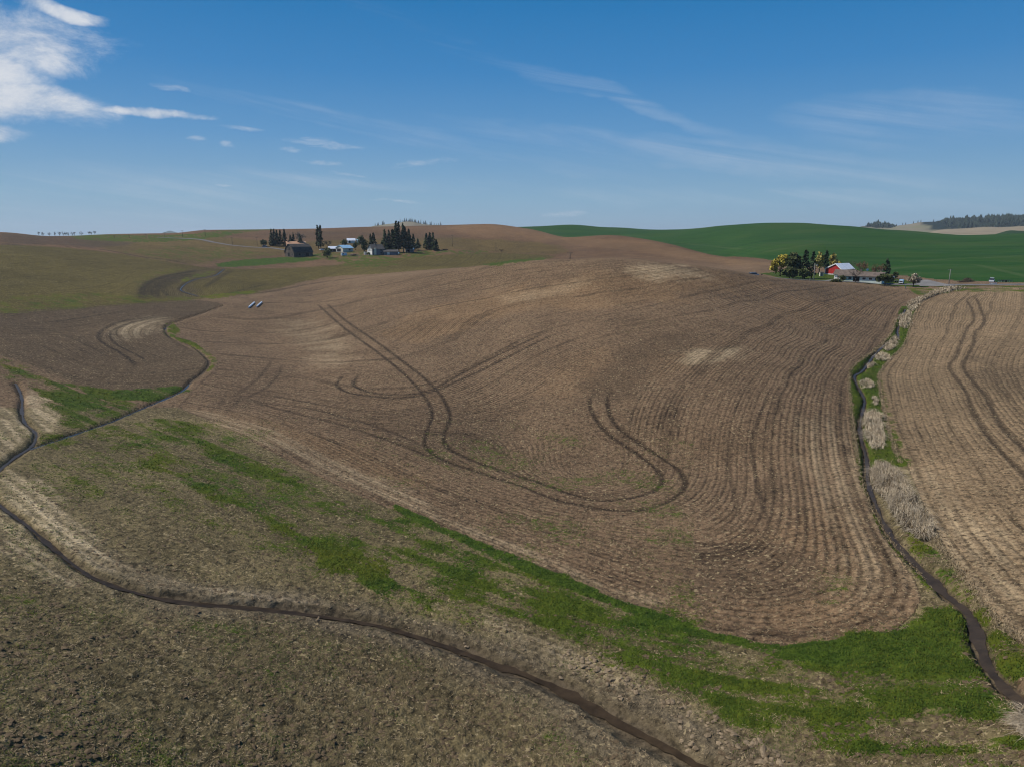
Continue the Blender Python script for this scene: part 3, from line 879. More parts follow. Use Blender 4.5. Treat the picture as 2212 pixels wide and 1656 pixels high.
colr = mixc(colr, soil_far, sstep(rf, 330, 620))
colr = mixc(colr, C(0.132, 0.104, 0.049), FB * 0.92)
colr = mixc(colr, C(0.096, 0.066, 0.036), FL * 0.8)
colr = mixc(colr, C(0.240, 0.165, 0.090), FR * 0.7)
colr = mixc(colr, C(0.074, 0.062, 0.009), olive * 0.95)
colr = mixc(colr, C(0.205, 0.120, 0.054), red * 0.65)
colr *= (1 + 0.38 * np.clip(streak, -.6, .9) * FB)[:, None]
colr = mixc(colr, C(0.42, 0.325, 0.195), pale * (0.35 + 0.65 * sstep(nB + 1.2 * streak * FB + 0.8 * np.sin(phase * 2 * math.pi / 2.6) * (famp > 0), -0.5, 0.5)))
colr = mixc(colr, C(0.050, 0.035, 0.022), dark * (0.6 + 0.4 * sstep(nA, -0.4, 0.4)))
# broad natural mottling
mott = 1 + 0.30 * nC * sstep(rf, 80, 200) + 0.22 * nA + 0.45 * FB * fbm(P[:, 0] / 22.0, P[:, 1] / 14.0, 91, 3)
colr *= mott[:, None]
colr = mixc(colr, C(0.036, 0.025, 0.017), track * 0.62 * (0.75 + 0.5 * np.clip(nB + 0.4 * nA + .2, 0, 1)))
colr = mixc(colr, C(0.118, 0.091, 0.062), halo * (rf < 110) * 0.65 * (1 - mud))
colr = mixc(colr, C(0.066, 0.049, 0.032), mud * 0.85)
colr = mixc(colr, C(0.045, 0.036, 0.024), masks([(q_, 0.9, .4) for q_ in REEDBED]))
wheat_x = np.array([1100, 1140, 1230, 1320, 1450, 1560, 1640, 1700, 1780, 1830, 1930, 2000, 2212, 2500], float)
wheat_r = np.array([1000, 1000, 900, 840, 745, 625, 500, 455, 432, 420, 404, 388, 379, 379], float)
wth = np.arctan((wheat_x - CXD) / FD / math.cos(PITCH))
WHEAT = (rf > np.interp(TG.ravel(), wth, wheat_r)) & (TG.ravel() > wth[0]) & (TG.ravel() < 1.5) & (rf < 1900)

# split the single sheet into named pieces of ground
jj, ii = np.meshgrid(np.arange(NR - 1), np.arange(NT_ - 1), indexing='ij')
v00 = (jj * NT_ + ii).ravel()
quads = np.stack([v00, v00 + 1, v00 + NT_ + 1, v00 + NT_], 1)
lastc = np.arange(NR - 1) * NT_ + NT_ - 1
firstc = np.arange(NR - 1) * NT_
quads = np.vstack([quads, np.stack([lastc, firstc, firstc + NT_, lastc + NT_], 1)])
regv = np.zeros(N, int)
regv[olive > 0.45] = 1
regv[WHEAT] = 2
regf = regv[quads[:, 0]]
# tidy: a quad is wheat only if all its corners are
allw = (regv[quads] == 2).all(1)
regf = np.where(allw, 2, np.where(regf == 2, 0, regf))


def set_attr(me, name, typ, data):
    a = me.attributes.new(name, typ, 'POINT')
    a.data.foreach_set('color' if typ == 'FLOAT_COLOR' else 'value', np.ascontiguousarray(data, dtype=np.float32).ravel())


def mesh_np(name, verts, faces, smooth=True):
    """faces: (F,k) integer array"""
    me = bpy.data.meshes.new(name)
    verts = np.asarray(verts, np.float32)
    faces = np.asarray(faces, np.int32)
    k = faces.shape[1]
    me.vertices.add(len(verts))
    me.vertices.foreach_set('co', verts.ravel())
    me.loops.add(faces.size)
    me.loops.foreach_set('vertex_index', faces.ravel())
    me.polygons.add(len(faces))
    me.polygons.foreach_set('loop_start', np.arange(0, faces.size, k, dtype=np.int32))
    me.polygons.foreach_set('loop_total', np.full(len(faces), k, np.int32))
    if smooth:
        me.polygons.foreach_set('use_smooth', np.ones(len(faces), bool))
    me.update(calc_edges=True)
    me.validate()
    return me


def link(name, me, mat=None, parent=None, loc=None):
    o = bpy.data.objects.new(name, me)
    COL.objects.link(o)
    if mat is not None and me is not None:
        if len(me.materials) == 0:
            for m in (mat if isinstance(mat, (list, tuple)) else [mat]):
                me.materials.append(m)
    if parent is not None:
        o.parent = parent
    if loc is not None:
        o.location = loc
    return o


def tag(o, label=None, cat=None, group=None, kind=None):
    if label:
        o["label"] = label
    if cat:
        o["category"] = cat
    if group:
        o["group"] = group
    if kind:
        o["kind"] = kind
    return o


# ------------------------------------------------------------------ materials
def new_mat(name):
    m = bpy.data.materials.new(name)
    m.use_nodes = True
    t = NT(m.node_tree)
    b = t.n['Principled BSDF']
    return m, t, b


def ground_material():
    m, t, b = new_mat("earth")
    geo = t.node('ShaderNodeNewGeometry')
    pos = geo.outputs['Position']
    base = t.attr('tone', True)
    g = t.attr('grass')
    yl = t.attr('yellow')
    ph = t.attr('phase')
    fa = t.attr('furrow')
    tr = t.attr('track')
    md = t.attr('mud')
    n_f = t.noise(pos, 3.2, 4.0, 0.68)         # clods
    n_m = t.noise(pos, 0.85, 4.0, 0.62)
    n_l = t.noise(pos, 0.11, 4.0, 0.6)
    n_s = t.noise(pos, 7.5, 2.0, 0.55)
    # furrows
    wob = t.math('MULTIPLY', t.math('SUBTRACT', n_m, 0.5), 1.2)
    fd = t.attr('fdens')

    def octaves(period, wobble):
        s = None
        for kk in (-2, -1, 0, 1, 2):
            hat = t.math('MAXIMUM', t.math('SUBTRACT', 1.0, t.math('ABSOLUTE', t.math('SUBTRACT', fd, float(kk)))), 0.0)
            if kk == 2:
                hat = t.math('MAXIMUM', hat, t.ramp(fd, 1.9, 2.1))
            wv = t.math('SINE', t.math('ADD', t.math('MULTIPLY', ph, 2 * math.pi / (period * 2.0 ** kk)), wobble))
            v = t.math('MULTIPLY', hat, wv)
            s = v if s is None else t.math('ADD', s, v)
        return s
    w = octaves(0.85, wob)
    w2 = octaves(3.4, t.math('MULTIPLY', n_l, 2.5))
    n_p = t.noise(pos, 0.045, 3.0, 0.55)
    fa = t.math('MULTIPLY', fa, t.math('MULTIPLY', t.ramp(n_p, 0.36, 0.62, 0.5, 1.0), t.ramp(t.noise(pos, 0.33, 3.0, 0.6), 0.34, 0.62, 0.55, 1.1)))
    fur = t.math('MULTIPLY', fa, w)
    fur2 = t.math('MULTIPLY', fa, w2)
    # earth: clod contrast, dry crests
    k = t.math('ADD', 0.36, t.math('MULTIPLY', n_f, 1.40))
    k = t.math('ADD', k, t.math('MULTIPLY', t.math('SUBTRACT', n_m, 0.5), 0.85))
    k = t.math('ADD', k, t.math('MULTIPLY', t.math('SUBTRACT', n_l, 0.5), 0.50))
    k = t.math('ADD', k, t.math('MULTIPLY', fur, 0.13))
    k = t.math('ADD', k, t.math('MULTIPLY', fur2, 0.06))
    groove_shade = t.math('MULTIPLY', fa, t.ramp(t.math('MULTIPLY', w, -1.0), 0.15, 0.95))  # shadow in the furrow bottoms, painted into the soil colour as thin dark lines
    k = t.math('MULTIPLY', k, t.math('SUBTRACT', 1.0, t.math('MULTIPLY', groove_shade, 0.40)))
    w3 = t.math('SINE', t.math('ADD', t.math('MULTIPLY', ph, 2 * math.pi / 10.4), t.math('MULTIPLY', n_l, 1.2)))
    passl = t.math('MULTIPLY', t.attr('furrow'), t.ramp(w3, 0.90, 0.985))
    k = t.math('MULTIPLY', k, t.math('SUBTRACT', 1.0, t.math('MULTIPLY', passl, t.ramp(n_l, 0.38, 0.66, 0.05, 0.45))))
    n_g = t.noise(pos, 1.55, 3.0, 0.7)
    k = t.math('MULTIPLY', k, t.ramp(n_g, 0.32, 0.58, 0.46, 1.18))  # dark pits: shade between the clods put into the colour
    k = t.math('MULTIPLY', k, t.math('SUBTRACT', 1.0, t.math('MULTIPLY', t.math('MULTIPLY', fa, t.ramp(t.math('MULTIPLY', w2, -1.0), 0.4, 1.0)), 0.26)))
    lug = t.math('MULTIPLY', tr, t.ramp(n_f, 0.40, 0.60, 0.25, 0.62))
    k = t.math('MULTIPLY', k, t.math('SUBTRACT', 1.0, lug))
    k = t.math('MAXIMUM', k, 0.14)
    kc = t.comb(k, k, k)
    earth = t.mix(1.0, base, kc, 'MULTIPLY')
    # straw flecks lying in rows
    strawm = t.math('MULTIPLY', t.ramp(n_s, 0.60, 0.72), t.ramp(t.math('ADD', n_m, t.math('MULTIPLY', fur, 0.08)), 0.40, 0.66))
    strawm = t.math('MULTIPLY', strawm, t.math('MULTIPLY', t.math('SUBTRACT', 1.0, t.math('MULTIPLY', tr, 0.8)), t.math('SUBTRACT', 1.0, md)))
    fleck = t.math('MULTIPLY', t.math('MULTIPLY', t.ramp(t.noise(pos, 2.6, 1.0, 0.5), 0.615, 0.70), t.ramp(t.noise(pos, 0.21, 3.0, 0.6), 0.36, 0.62, 0.25, 1.0)), t.math('SUBTRACT', 1.0, md))
    strawm = t.math('MAXIMUM', strawm, fleck)
    earth = t.mix(t.math('MULTIPLY', strawm, 0.72), earth, (0.40, 0.31, 0.17, 1))
    # grass
    gn = t.math('ADD', t.math('MULTIPLY', n_f, 0.62), t.math('MULTIPLY', n_m, 0.38))
    thr = t.math('SUBTRACT', 0.72, t.math('MULTIPLY', g, 0.47))
    gm = t.ramp(t.math('SUBTRACT', gn, thr), -0.05, 0.09)
    gm = t.math('MULTIPLY', gm, t.ramp(g, 0.02, 0.12))
    green = t.mix(t.ramp(n_m, 0.35, 0.7), (0.024, 0.050, 0.005, 1), (0.066, 0.102, 0.010, 1))
    green = t.mix(t.math('MULTIPLY', yl, t.ramp(n_l, 0.30, 0.60)), green, (0.105, 0.103, 0.008, 1))
    green = t.mix(t.ramp(n_s, 0.62, 0.8, 0, 0.35), green, (0.20, 0.17, 0.075, 1))
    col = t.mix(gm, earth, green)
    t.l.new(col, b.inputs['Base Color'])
    b.inputs['Roughness'].default_value = 0.95
    b.inputs['Specular IOR Level'].default_value = 0.12
    hgt = t.math('ADD', t.math('MULTIPLY', n_f, 0.36), t.math('MULTIPLY', fur, 0.065))
    hgt = t.math('ADD', hgt, t.math('MULTIPLY', n_m, 0.45))
    hgt = t.math('ADD', hgt, t.math('MULTIPLY', n_g, 0.30))
    hgt = t.math('ADD', hgt, t.math('MULTIPLY', n_s, 0.06))
    hgt = t.math('MULTIPLY', hgt, t.math('SUBTRACT', 1.0, t.math('MULTIPLY', md, 0.7)))
    bp = t.node('ShaderNodeBump')
    bp.inputs['Strength'].default_value = 1.0
    bp.inputs['Distance'].default_value = 0.8
    t.l.new(hgt, bp.inputs['Height'])
    t.l.new(bp.outputs[0], b.inputs['Normal'])
    return m


def wheat_material():
    m, t, b = new_mat("young_wheat")
    geo = t.node('ShaderNodeNewGeometry')
    pos = geo.outputs['Position']
    mp = t.node('ShaderNodeMapping')
    t.l.new(pos, mp.inputs[0])
    mp.inputs['Scale'].default_value = (0.25, 1.0, 1.0)
    n1 = t.noise(mp.outputs[0], 0.035, 5.0, 0.6, 0.4)
    n2 = t.noise(pos, 0.012, 3.0, 0.5)
    n3 = t.noise(mp.outputs[0], 0.4, 3.0, 0.6)
    c = t.mix(t.ramp(n1, 0.3, 0.7), (0.013, 0.047, 0.006, 1), (0.024, 0.066, 0.009, 1))
    c = t.mix(t.ramp(n2, 0.48, 0.66, 0, 0.6), c, (0.040, 0.068, 0.014, 1))
    c = t.mix(t.ramp(n3, 0.4, 0.8, 0, 0.3), c, (0.042, 0.088, 0.014, 1))
    sz = t.node('ShaderNodeSeparateXYZ')
    t.l.new(pos, sz.inputs[0])
    row = t.math('SINE', t.math('ADD', t.math('MULTIPLY', sz.outputs[2], 3.2), t.math('MULTIPLY', n1, 7.0)))
    c = t.mix(t.ramp(row, 0.2, 1.0, 0, 0.30), c, (0.044, 0.078, 0.018, 1))
    ln = t.attr('track')
    c = t.mix(ln, c, (0.070, 0.095, 0.032, 1))
    t.l.new(c, b.inputs['Base Color'])
    b.inputs['Roughness'].default_value = 0.85
    b.inputs['Specular IOR Level'].default_value = 0.06
    bp = t.node('ShaderNodeBump')
    bp.inputs['Strength'].default_value = 0.5
    bp.inputs['Distance'].default_value = 0.6
    t.l.new(n3, bp.inputs['Height'])
    t.l.new(bp.outputs[0], b.inputs['Normal'])
    return m


def simple(name, rgb, rough=0.8, var=0.25, scale=1.5, spec=0.3, metal=0.0, rgb2=None, objrand=0.0):
    m, t, b = new_mat(name)
    tc = t.node('ShaderNodeTexCoord')
    n = t.noise(tc.outputs['Object'], scale, 4.0, 0.6)
    a = tuple(c * (1 - var) for c in rgb) + (1,)
    d = (tuple(rgb2) if rgb2 else tuple(min(1, c * (1 + var)) for c in rgb)) + (1,)
    c = t.mix(t.ramp(n, 0.3, 0.7), a, d)
    if objrand:
        oi = t.node('ShaderNodeObjectInfo')
        hs = t.node('ShaderNodeHueSaturation')
        t.l.new(c, hs.inputs['Color'])
        t.l.new(t.math('ADD', 1.0 - objrand / 2, t.math('MULTIPLY', oi.outputs['Random'], objrand)), hs.inputs['Value'])
        c = hs.outputs[0]
    t.l.new(c, b.inputs['Base Color'])
    b.inputs['Roughness'].default_value = rough
    b.inputs['Specular IOR Level'].default_value = spec
    b.inputs['Metallic'].default_value = metal
    return m


def foliage(name, dk, lt, scale=0.5, objrand=0.25):
    m, t, b = new_mat(name)
    geo = t.node('ShaderNodeNewGeometry')
    n = t.noise(geo.outputs['Position'], scale, 3.0, 0.65)
    n2 = t.noise(geo.outputs['Position'], scale * 6, 2.0, 0.6)
    f = t.math('ADD', t.math('MULTIPLY', n, 0.6), t.math('MULTIPLY', n2, 0.4))
    c = t.mix(t.ramp(f, 0.36, 0.64), tuple(dk) + (1,), tuple(lt) + (1,))
    oi = t.node('ShaderNodeObjectInfo')
    hs = t.node('ShaderNodeHueSaturation')
    t.l.new(c, hs.inputs['Color'])
    t.l.new(t.math('ADD', 1.0 - objrand / 2, t.math('MULTIPLY', oi.outputs['Random'], objrand)), hs.inputs['Value'])
    t.l.new(hs.outputs[0], b.inputs['Base Color'])
    b.inputs['Roughness'].default_value = 0.8
    b.inputs['Specular IOR Level'].default_value = 0.15
    return m


def water_material(name, rgb, rough=0.09):
    m, t, b = new_mat(name)
    geo = t.node('ShaderNodeNewGeometry')
    n = t.noise(geo.outputs['Position'], 0.9, 4.0, 0.6)
    c = t.mix(t.ramp(n, 0.3, 0.7), tuple(x * 0.7 for x in rgb) + (1,), tuple(x * 1.3 for x in rgb) + (1,))
    t.l.new(c, b.inputs['Base Color'])
    b.inputs['Roughness'].default_value = rough
    b.inputs['IOR'].default_value = 1.33
    b.inputs['Specular IOR Level'].default_value = 0.13
    n2 = t.noise(geo.outputs['Position'], 5.0, 2.0, 0.5)
    bp = t.node('ShaderNodeBump')
    bp.inputs['Strength'].default_value = 0.15
    bp.inputs['Distance'].default_value = 0.05
    t.l.new(n2, bp.inputs['Height'])
    t.l.new(bp.outputs[0], b.inputs['Normal'])
    return m


M = {}
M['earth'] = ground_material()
M['wheat'] = wheat_material()
M['water'] = water_material("muddy_water", (0.040, 0.027, 0.015), 0.30)
M['puddle'] = water_material("ditch_water", (0.026, 0.023, 0.018), 0.12)
M['spruce'] = foliage("spruce_needles", (0.018, 0.033, 0.016), (0.056, 0.082, 0.033))
M['pine'] = foliage("pine_needles", (0.022, 0.040, 0.016), (0.075, 0.100, 0.038))
M['palegreen'] = foliage("spring_leaves", (0.035, 0.055, 0.018), (0.105, 0.130, 0.050))
M['yellow'] = foliage("willow_leaves", (0.27, 0.225, 0.032), (0.62, 0.50, 0.085))
M['ochre'] = foliage("budding_leaves", (0.18, 0.165, 0.042), (0.42, 0.355, 0.10))
M['darkleaf'] = foliage("dense_leaves", (0.036, 0.052, 0.017), (0.135, 0.148, 0.050))
M['rust'] = foliage("rusty_twigs", (0.10, 0.055, 0.03), (0.26, 0.13, 0.07))
M['blossom'] = foliage("pale_blossom", (0.22, 0.18, 0.115), (0.52, 0.44, 0.31))
M['greytwig'] = foliage("grey_twigs", (0.065, 0.058, 0.046), (0.15, 0.135, 0.11))
M['browntwig'] = foliage("brown_twigs", (0.035, 0.027, 0.020), (0.095, 0.072, 0.052))
M['bark'] = simple("bark", (0.055, 0.042, 0.032), 0.9, 0.35, 2.0)
M['palebark'] = simple("pale_bark", (0.40, 0.33, 0.25), 0.85, 0.3, 2.0)
M['farforest'] = foliage("far_needles", (0.011, 0.020, 0.014), (0.034, 0.048, 0.030), 0.02)
M['oldwood'] = simple("weathered_boards", (0.115, 0.090, 0.070), 0.9, 0.4, 1.2)
M['shingle'] = simple("old_shingles", (0.066, 0.056, 0.047), 0.9, 0.5, 1.0)
M['greyroof'] = simple("grey_roof", (0.085, 0.078, 0.07), 0.85, 0.3, 1.0)
M['whitewall'] = simple("white_paint", (0.72, 0.71, 0.66), 0.7, 0.10, 0.8)
M['creamwall'] = simple("cream_paint", (0.62, 0.58, 0.46), 0.7, 0.12, 0.8)
M['mintwall'] = simple("pale_green_paint", (0.56, 0.62, 0.55), 0.7, 0.12, 0.8)
M['bluewall'] = simple("blue_grey_siding", (0.13, 0.155, 0.175), 0.75, 0.2, 0.8)
M['tanroof'] = simple("brown_roof", (0.128, 0.098, 0.076), 0.85, 0.25, 0.8)
M['orangeroof'] = simple("orange_roof", (0.46, 0.26, 0.15), 0.85, 0.18, 0.8)
M['orangewall'] = simple("peach_wall", (0.52, 0.30, 0.19), 0.85, 0.15, 0.8)
M['blueroof'] = simple("blue_metal_roof", (0.30, 0.50, 0.66), 0.45, 0.10, 0.6, 0.5)
M['tealroof'] = simple("teal_metal_roof", (0.36, 0.56, 0.60), 0.45, 0.10, 0.6, 0.5)
M['whiteroof'] = simple("pale_metal_roof", (0.66, 0.69, 0.74), 0.42, 0.10, 0.6, 0.5)
M['greywall'] = simple("grey_boards", (0.19, 0.165, 0.14), 0.85, 0.25, 0.8)
M['redwall'] = simple("red_barn_paint", (0.36, 0.018, 0.016), 0.7, 0.18, 0.5)
M['trimwhite'] = simple("white_trim", (0.74, 0.73, 0.70), 0.6, 0.05)
M['darkhole'] = simple("dark_opening", (0.012, 0.011, 0.010), 0.9, 0.2)
M['glass'] = simple("window_glass", (0.02, 0.025, 0.03), 0.08, 0.2, 1.0, 0.6)
M['asphalt'] = simple("road_gravel", (0.132, 0.125, 0.116), 0.92, 0.18, 0.4)
M['gravel'] = simple("farm_gravel", (0.175, 0.163, 0.148), 0.95, 0.2, 0.3)
M['polewood'] = simple("pole_wood", (0.14, 0.115, 0.09), 0.9, 0.25, 1.0)
M['polewood2'] = simple("grey_pole_wood", (0.25, 0.235, 0.205), 0.9, 0.25, 1.0)
M['pipe'] = simple("pale_blue_pipe", (0.70, 0.80, 0.88), 0.35, 0.06, 0.8, 0.5)
M['pipein'] = simple("pipe_inside", (0.06, 0.07, 0.09), 0.8, 0.1)
M['carwhite'] = simple("white_car_paint", (0.72, 0.73, 0.74), 0.3, 0.04, 1.0, 0.5)
M['cardark'] = simple("dark_car_paint", (0.03, 0.033, 0.04), 0.3, 0.1, 1.0, 0.5)
M['carsilver'] = simple("silver_car_paint", (0.36, 0.38, 0.41), 0.3, 0.08, 1.0, 0.5)
M['rubber'] = simple("tyre_rubber", (0.015, 0.015, 0.015), 0.9, 0.1)
M['steel'] = simple("galvanised_steel", (0.42, 0.44, 0.46), 0.4, 0.1, 1.0, 0.5, 0.3)
M['reed'] = foliage("dry_reeds", (0.25, 0.195, 0.125), (0.56, 0.46, 0.32), 1.4)
M['straw'] = foliage("dry_straw", (0.14, 0.10, 0.055), (0.38, 0.29, 0.17), 2.5, 0.0)
M['blade'] = foliage("grass_blades", (0.026, 0.052, 0.005), (0.076, 0.110, 0.012), 0.7, 0.0)
M['blade_y'] = foliage("ditch_grass", (0.052, 0.072, 0.006), (0.118, 0.120, 0.012), 0.7, 0.0)
M['clod'] = foliage("dry_clods", (0.14, 0.100, 0.06), (0.26, 0.195, 0.12), 1.2, 0.3)
M['clodd'] = foliage("earth_clods", (0.062, 0.044, 0.025), (0.135, 0.095, 0.054), 1.5, 0.0)
M['brush'] = foliage("dry_brush", (0.05, 0.036, 0.027), (0.16, 0.115, 0.085), 0.6)
M['tealpost'] = simple("teal_post_paint", (0.06, 0.17, 0.15), 0.6, 0.1)
M['mailbox'] = simple("black_box_paint", (0.02, 0.02, 0.02), 0.5, 0.1)

# ------------------------------------------------------------------ ground pieces
co = np.stack([P[:, 0], P[:, 1], Z], 1)
# pale lines on the wheat hill (old tracks) are stored in the same attribute as the wheel tracks
wl_lines = [[(1960, 565), (2060, 560), (2150, 557), (2212, 552)], [(2110, 571), (2170, 585), (2230, 600)], [(1900, 585), (1950, 578), (2020, 572), (2110, 571)],
            [(1640, 548), (1720, 540), (1800, 533)], [(1300, 505), (1400, 516), (1500, 522), (1600, 540)], [(1940, 595), (2000, 590), (2100, 592)]]
wtrack = np.zeros(N)
for pts in wl_lines:
    d = line_field(wl(pts, 6), 8.0)
    wtrack = np.maximum(wtrack, 0.42 * sstep(-d, -3.2, -0.8))
track_all = np.where(WHEAT, wtrack, track)
names = ['ploughed_field', 'stubble_field', 'wheat_field']
ground_objs = []
for rid, nm in enumerate(names):
    f = quads[regf == rid]
    used = np.unique(f)
    remap = np.full(N, -1, np.int64)
    remap[used] = np.arange(len(used))
    f2 = remap[f][:, ::-1] if True else remap[f]
    me = mesh_np(nm, co[used], f2)
    set_attr(me, 'tone', 'FLOAT_COLOR', np.hstack([colr[used], np.ones((len(used), 1))]))
    for an, arr in (('grass', gr), ('yellow', gy), ('phase', phase), ('furrow', famp), ('track', track_all), ('mud', mud), ('fdens', fdens)):
        set_attr(me, an, 'FLOAT', arr[used])
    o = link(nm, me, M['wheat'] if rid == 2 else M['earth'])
    tag(o, kind='structure')
    ground_objs.append(o)
FIELD = ground_objs[0]
if FIELD.data.polygons[1000].normal.z < 0:
    for o in ground_objs:
        o.data.flip_normals()


# ------------------------------------------------------------------ ribbons: streams and roads
def ribbon(name, line, halfw, lift, mat, zf, kind='structure', wob=0.0, seed=0, cross=3):
    line = np.asarray(line)
    tg = np.gradient(line, axis=0)
    tg /= np.linalg.norm(tg, axis=1)[:, None] + 1e-9
    nrm = np.stack([tg[:, 1], -tg[:, 0]], 1)
    hw = np.broadcast_to(np.asarray(halfw, float), (len(line),)).copy()
    if wob:
        hw *= 0.80 + 1.0 * fbm(np.arange(len(line)) / 6.0 + seed * 50.0, np.full(len(line), seed * 3.3), seed, 3)
    rng = np.random.default_rng(seed)
    vs, fs = [], []
    for i, p in enumerate(line):
        for c in range(cross):
            k = -1 + 2 * c / (cross - 1)
            w = hw[i] * (1 + wob * (rng.random() - 0.5) * (abs(k) > 0.9))
            q = p + nrm[i] * k * w
            vs.append((q[0], q[1], 0))
    vs = np.array(vs)
    vs[:, 2] = zf(vs[:, :2]) + lift
    for i in range(len(line) - 1):
        for c in range(cross - 1):
            a = i * cross + c
            fs.append((a, a + cross, a + cross + 1, a + 1))
    me = mesh_np(name, vs, np.array(fs))
    if me.polygons[0].normal.z < 0:
        me.flip_normals()
    o = link(name, me, mat)
    tag(o, kind=kind)
    return o


def resample(line, step):
    d = np.concatenate([[0], np.cumsum(np.hypot(*np.diff(line, axis=0).T))])
    n = max(2, int(d[-1] / step))
    s = np.linspace(0, d[-1], n)
    return np.stack([np.interp(s, d, line[:, 0]), np.interp(s, d, line[:, 1])], 1)


def smooth_line_z(xy):
    return ground_z(xy)


LR, LB, LL = resample(WSR, 0.6), resample(WSB, 0.6), resample(WSL, 0.8)
rl = np.hypot(LR[:, 0], LR[:, 1])
ribbon("stream", LR, 0.24 + 0.16 * sstep(-rl, -120, -60), -0.44, M['water'], smooth_line_z, wob=0.5, seed=1)
rl = np.hypot(LB[:, 0], LB[:, 1])
ribbon("stream", LB, 0.25 + 0.20 * sstep(-rl, -85, -45), -0.31, M['water'], smooth_line_z, wob=0.6, seed=2)
rl = np.hypot(LL[:, 0], LL[:, 1])
ribbon("stream", LL, np.where(rl > 150, 0.42, 0.17), -0.33, M['puddle'], smooth_line_z, wob=0.6, seed=3)
lf = resample(wl(STREAM_F, 5), 2.0)
ribbon("stream", lf, 0.16, 0.06, M['puddle'], lambda q: grid_z(q[:, 0], q[:, 1]), wob=0.6, seed=4)


def az_r(x, r):
    """world xy at survey column x (taken at the horizon) and range r"""
    th = math.atan((x - CXD) / FD / math.cos(PITCH))
    return np.array([r * math.sin(th), r * math.cos(th)])


def gz(q):
    return grid_z(q[:, 0], q[:, 1])


road = np.array([az_r(x, r) for x, r in [(1440, 335), (1560, 333), (1640, 345), (1740, 350), (1830, 354), (1930, 363), (2030, 368), (2212, 372), (2500, 376)]])
ribbon("road", resample(dense(road, 8), 4.0), 2.9, 0.16, M['asphalt'], gz, cross=5)
lroad = unproj(dense([(340, 514), (376, 515.5), (431, 518.5), (464, 525), (501, 531), (554, 535.5), (580, 536), (610, 540), (650, 546)], 5))[:, :2]
ribbon("road", resample(lroad, 4.0), 2.4, 0.20, M['asphalt'], gz, cross=5)
drv = unproj(dense([(1986, 606), (1998, 611), (2010, 615), (2026, 620)], 4))[:, :2]
ribbon("driveway", resample(drv, 2.0), np.linspace(3.5, 7.0, len(resample(drv, 2.0))), 0.20, M['gravel'], gz, cross=5)
drv2 = np.array([az_r(1768, 349), az_r(1785, 362), az_r(1803, 380), az_r(1812, 398)])
ribbon("driveway", resample(dense(drv2, 5), 2.0), 2.2, 0.20, M['gravel'], gz, cross=5)


# ------------------------------------------------------------------ far hills
def ridge(name, sky, r0, r1, yb, mat, wood=None, back=1.5, rows=14):
    """a hill whose crest follows sky (survey x,y) at range r1 and whose foot lies at range r0"""
    sky = np.array(sky, float)
    xs = np.linspace(sky[0, 0], sky[-1, 0], 90)
    ys = pchip1(sky[:, 0], sky[:, 1], xs)
    th, tc = pix_tt(xs, ys)
    _, tb = pix_tt(xs, np.full(len(xs), float(yb)))
    vs = []
    for j in range(rows + 6):
        if j <= rows:
            f = j / rows
            r = r0 + (r1 - r0) * f
            t = tb + (tc - tb) * math.sin(f * math.pi / 2) ** 1.3
            z = H + r * t
        else:
            f = (j - rows) / 6
            r = r1 * (1 + (back - 1) * f)
            zc = H + r1 * tc
            z = zc * (1 - f) + 0.0 * f
        vs.append(np.stack([r * np.sin(th), r * np.cos(th), z], 1))
    n = len(xs)
    vs = np.vstack(vs)
    fl = np.repeat(np.arange(rows + 6) / rows, n)
    xx = np.tile(xs, rows + 6)
    vs[:, 2] += fbm(vs[:, 0] / 180, vs[:, 1] / 180, 5, 3) * 3.0
    fs = []
    for j in range(rows + 5):
        for i in range(n - 1):
            a = j * n + i
            fs.append((a, a + 1, a + n + 1, a + n))
    me = mesh_np(name, vs, np.array(fs))
    if me.polygons[10].normal.z < 0:
        me.flip_normals()
    if wood is not None:
        m_ = np.clip((fl - wood(xx)) * 12 + 2.6 * fbm(xx / 11.0, fl * 7.0, 12, 3), 0, 1)
        set_attr(me, 'wood', 'FLOAT', m_)
    o = link(name, me, mat)
    tag(o, kind='structure')
    return o, vs, n


def hill_material(name, a, b_, c, stripe=0.0, sc=0.006, wood=False):
    m, t, b = new_mat(name)
    geo = t.node('ShaderNodeNewGeometry')
    pos = geo.outputs['Position']
    n1 = t.noise(pos, sc, 4.0, 0.6)
    n2 = t.noise(pos, sc * 6, 4.0, 0.6)
    col = t.mix(t.ramp(n1, 0.4, 0.6), a + (1,), b_ + (1,))
    col = t.mix(t.ramp(n2, 0.5, 0.7, 0, 0.6), col, c + (1,))
    if stripe:
        wv = t.node('ShaderNodeTexWave', wave_type='BANDS', bands_direction='DIAGONAL')
        t.l.new(pos, wv.inputs[0])
        wv.inputs['Scale'].default_value = 0.009
        wv.inputs['Distortion'].default_value = 6.0
        wv.inputs['Detail'].default_value = 2.0
        wv.inputs['Detail Scale'].default_value = 0.6
        col = t.mix(t.math('MULTIPLY', t.ramp(wv.outputs[1], 0.55, 0.8), stripe), col, (0.31, 0.255, 0.17, 1))
    if wood:
        col = t.mix(t.attr('wood'), col, (0.016, 0.024, 0.015, 1))
    t.l.new(col, b.inputs['Base Color'])
    b.inputs['Roughness'].default_value = 0.95
    b.inputs['Specular IOR Level'].default_value = 0.05
    return m


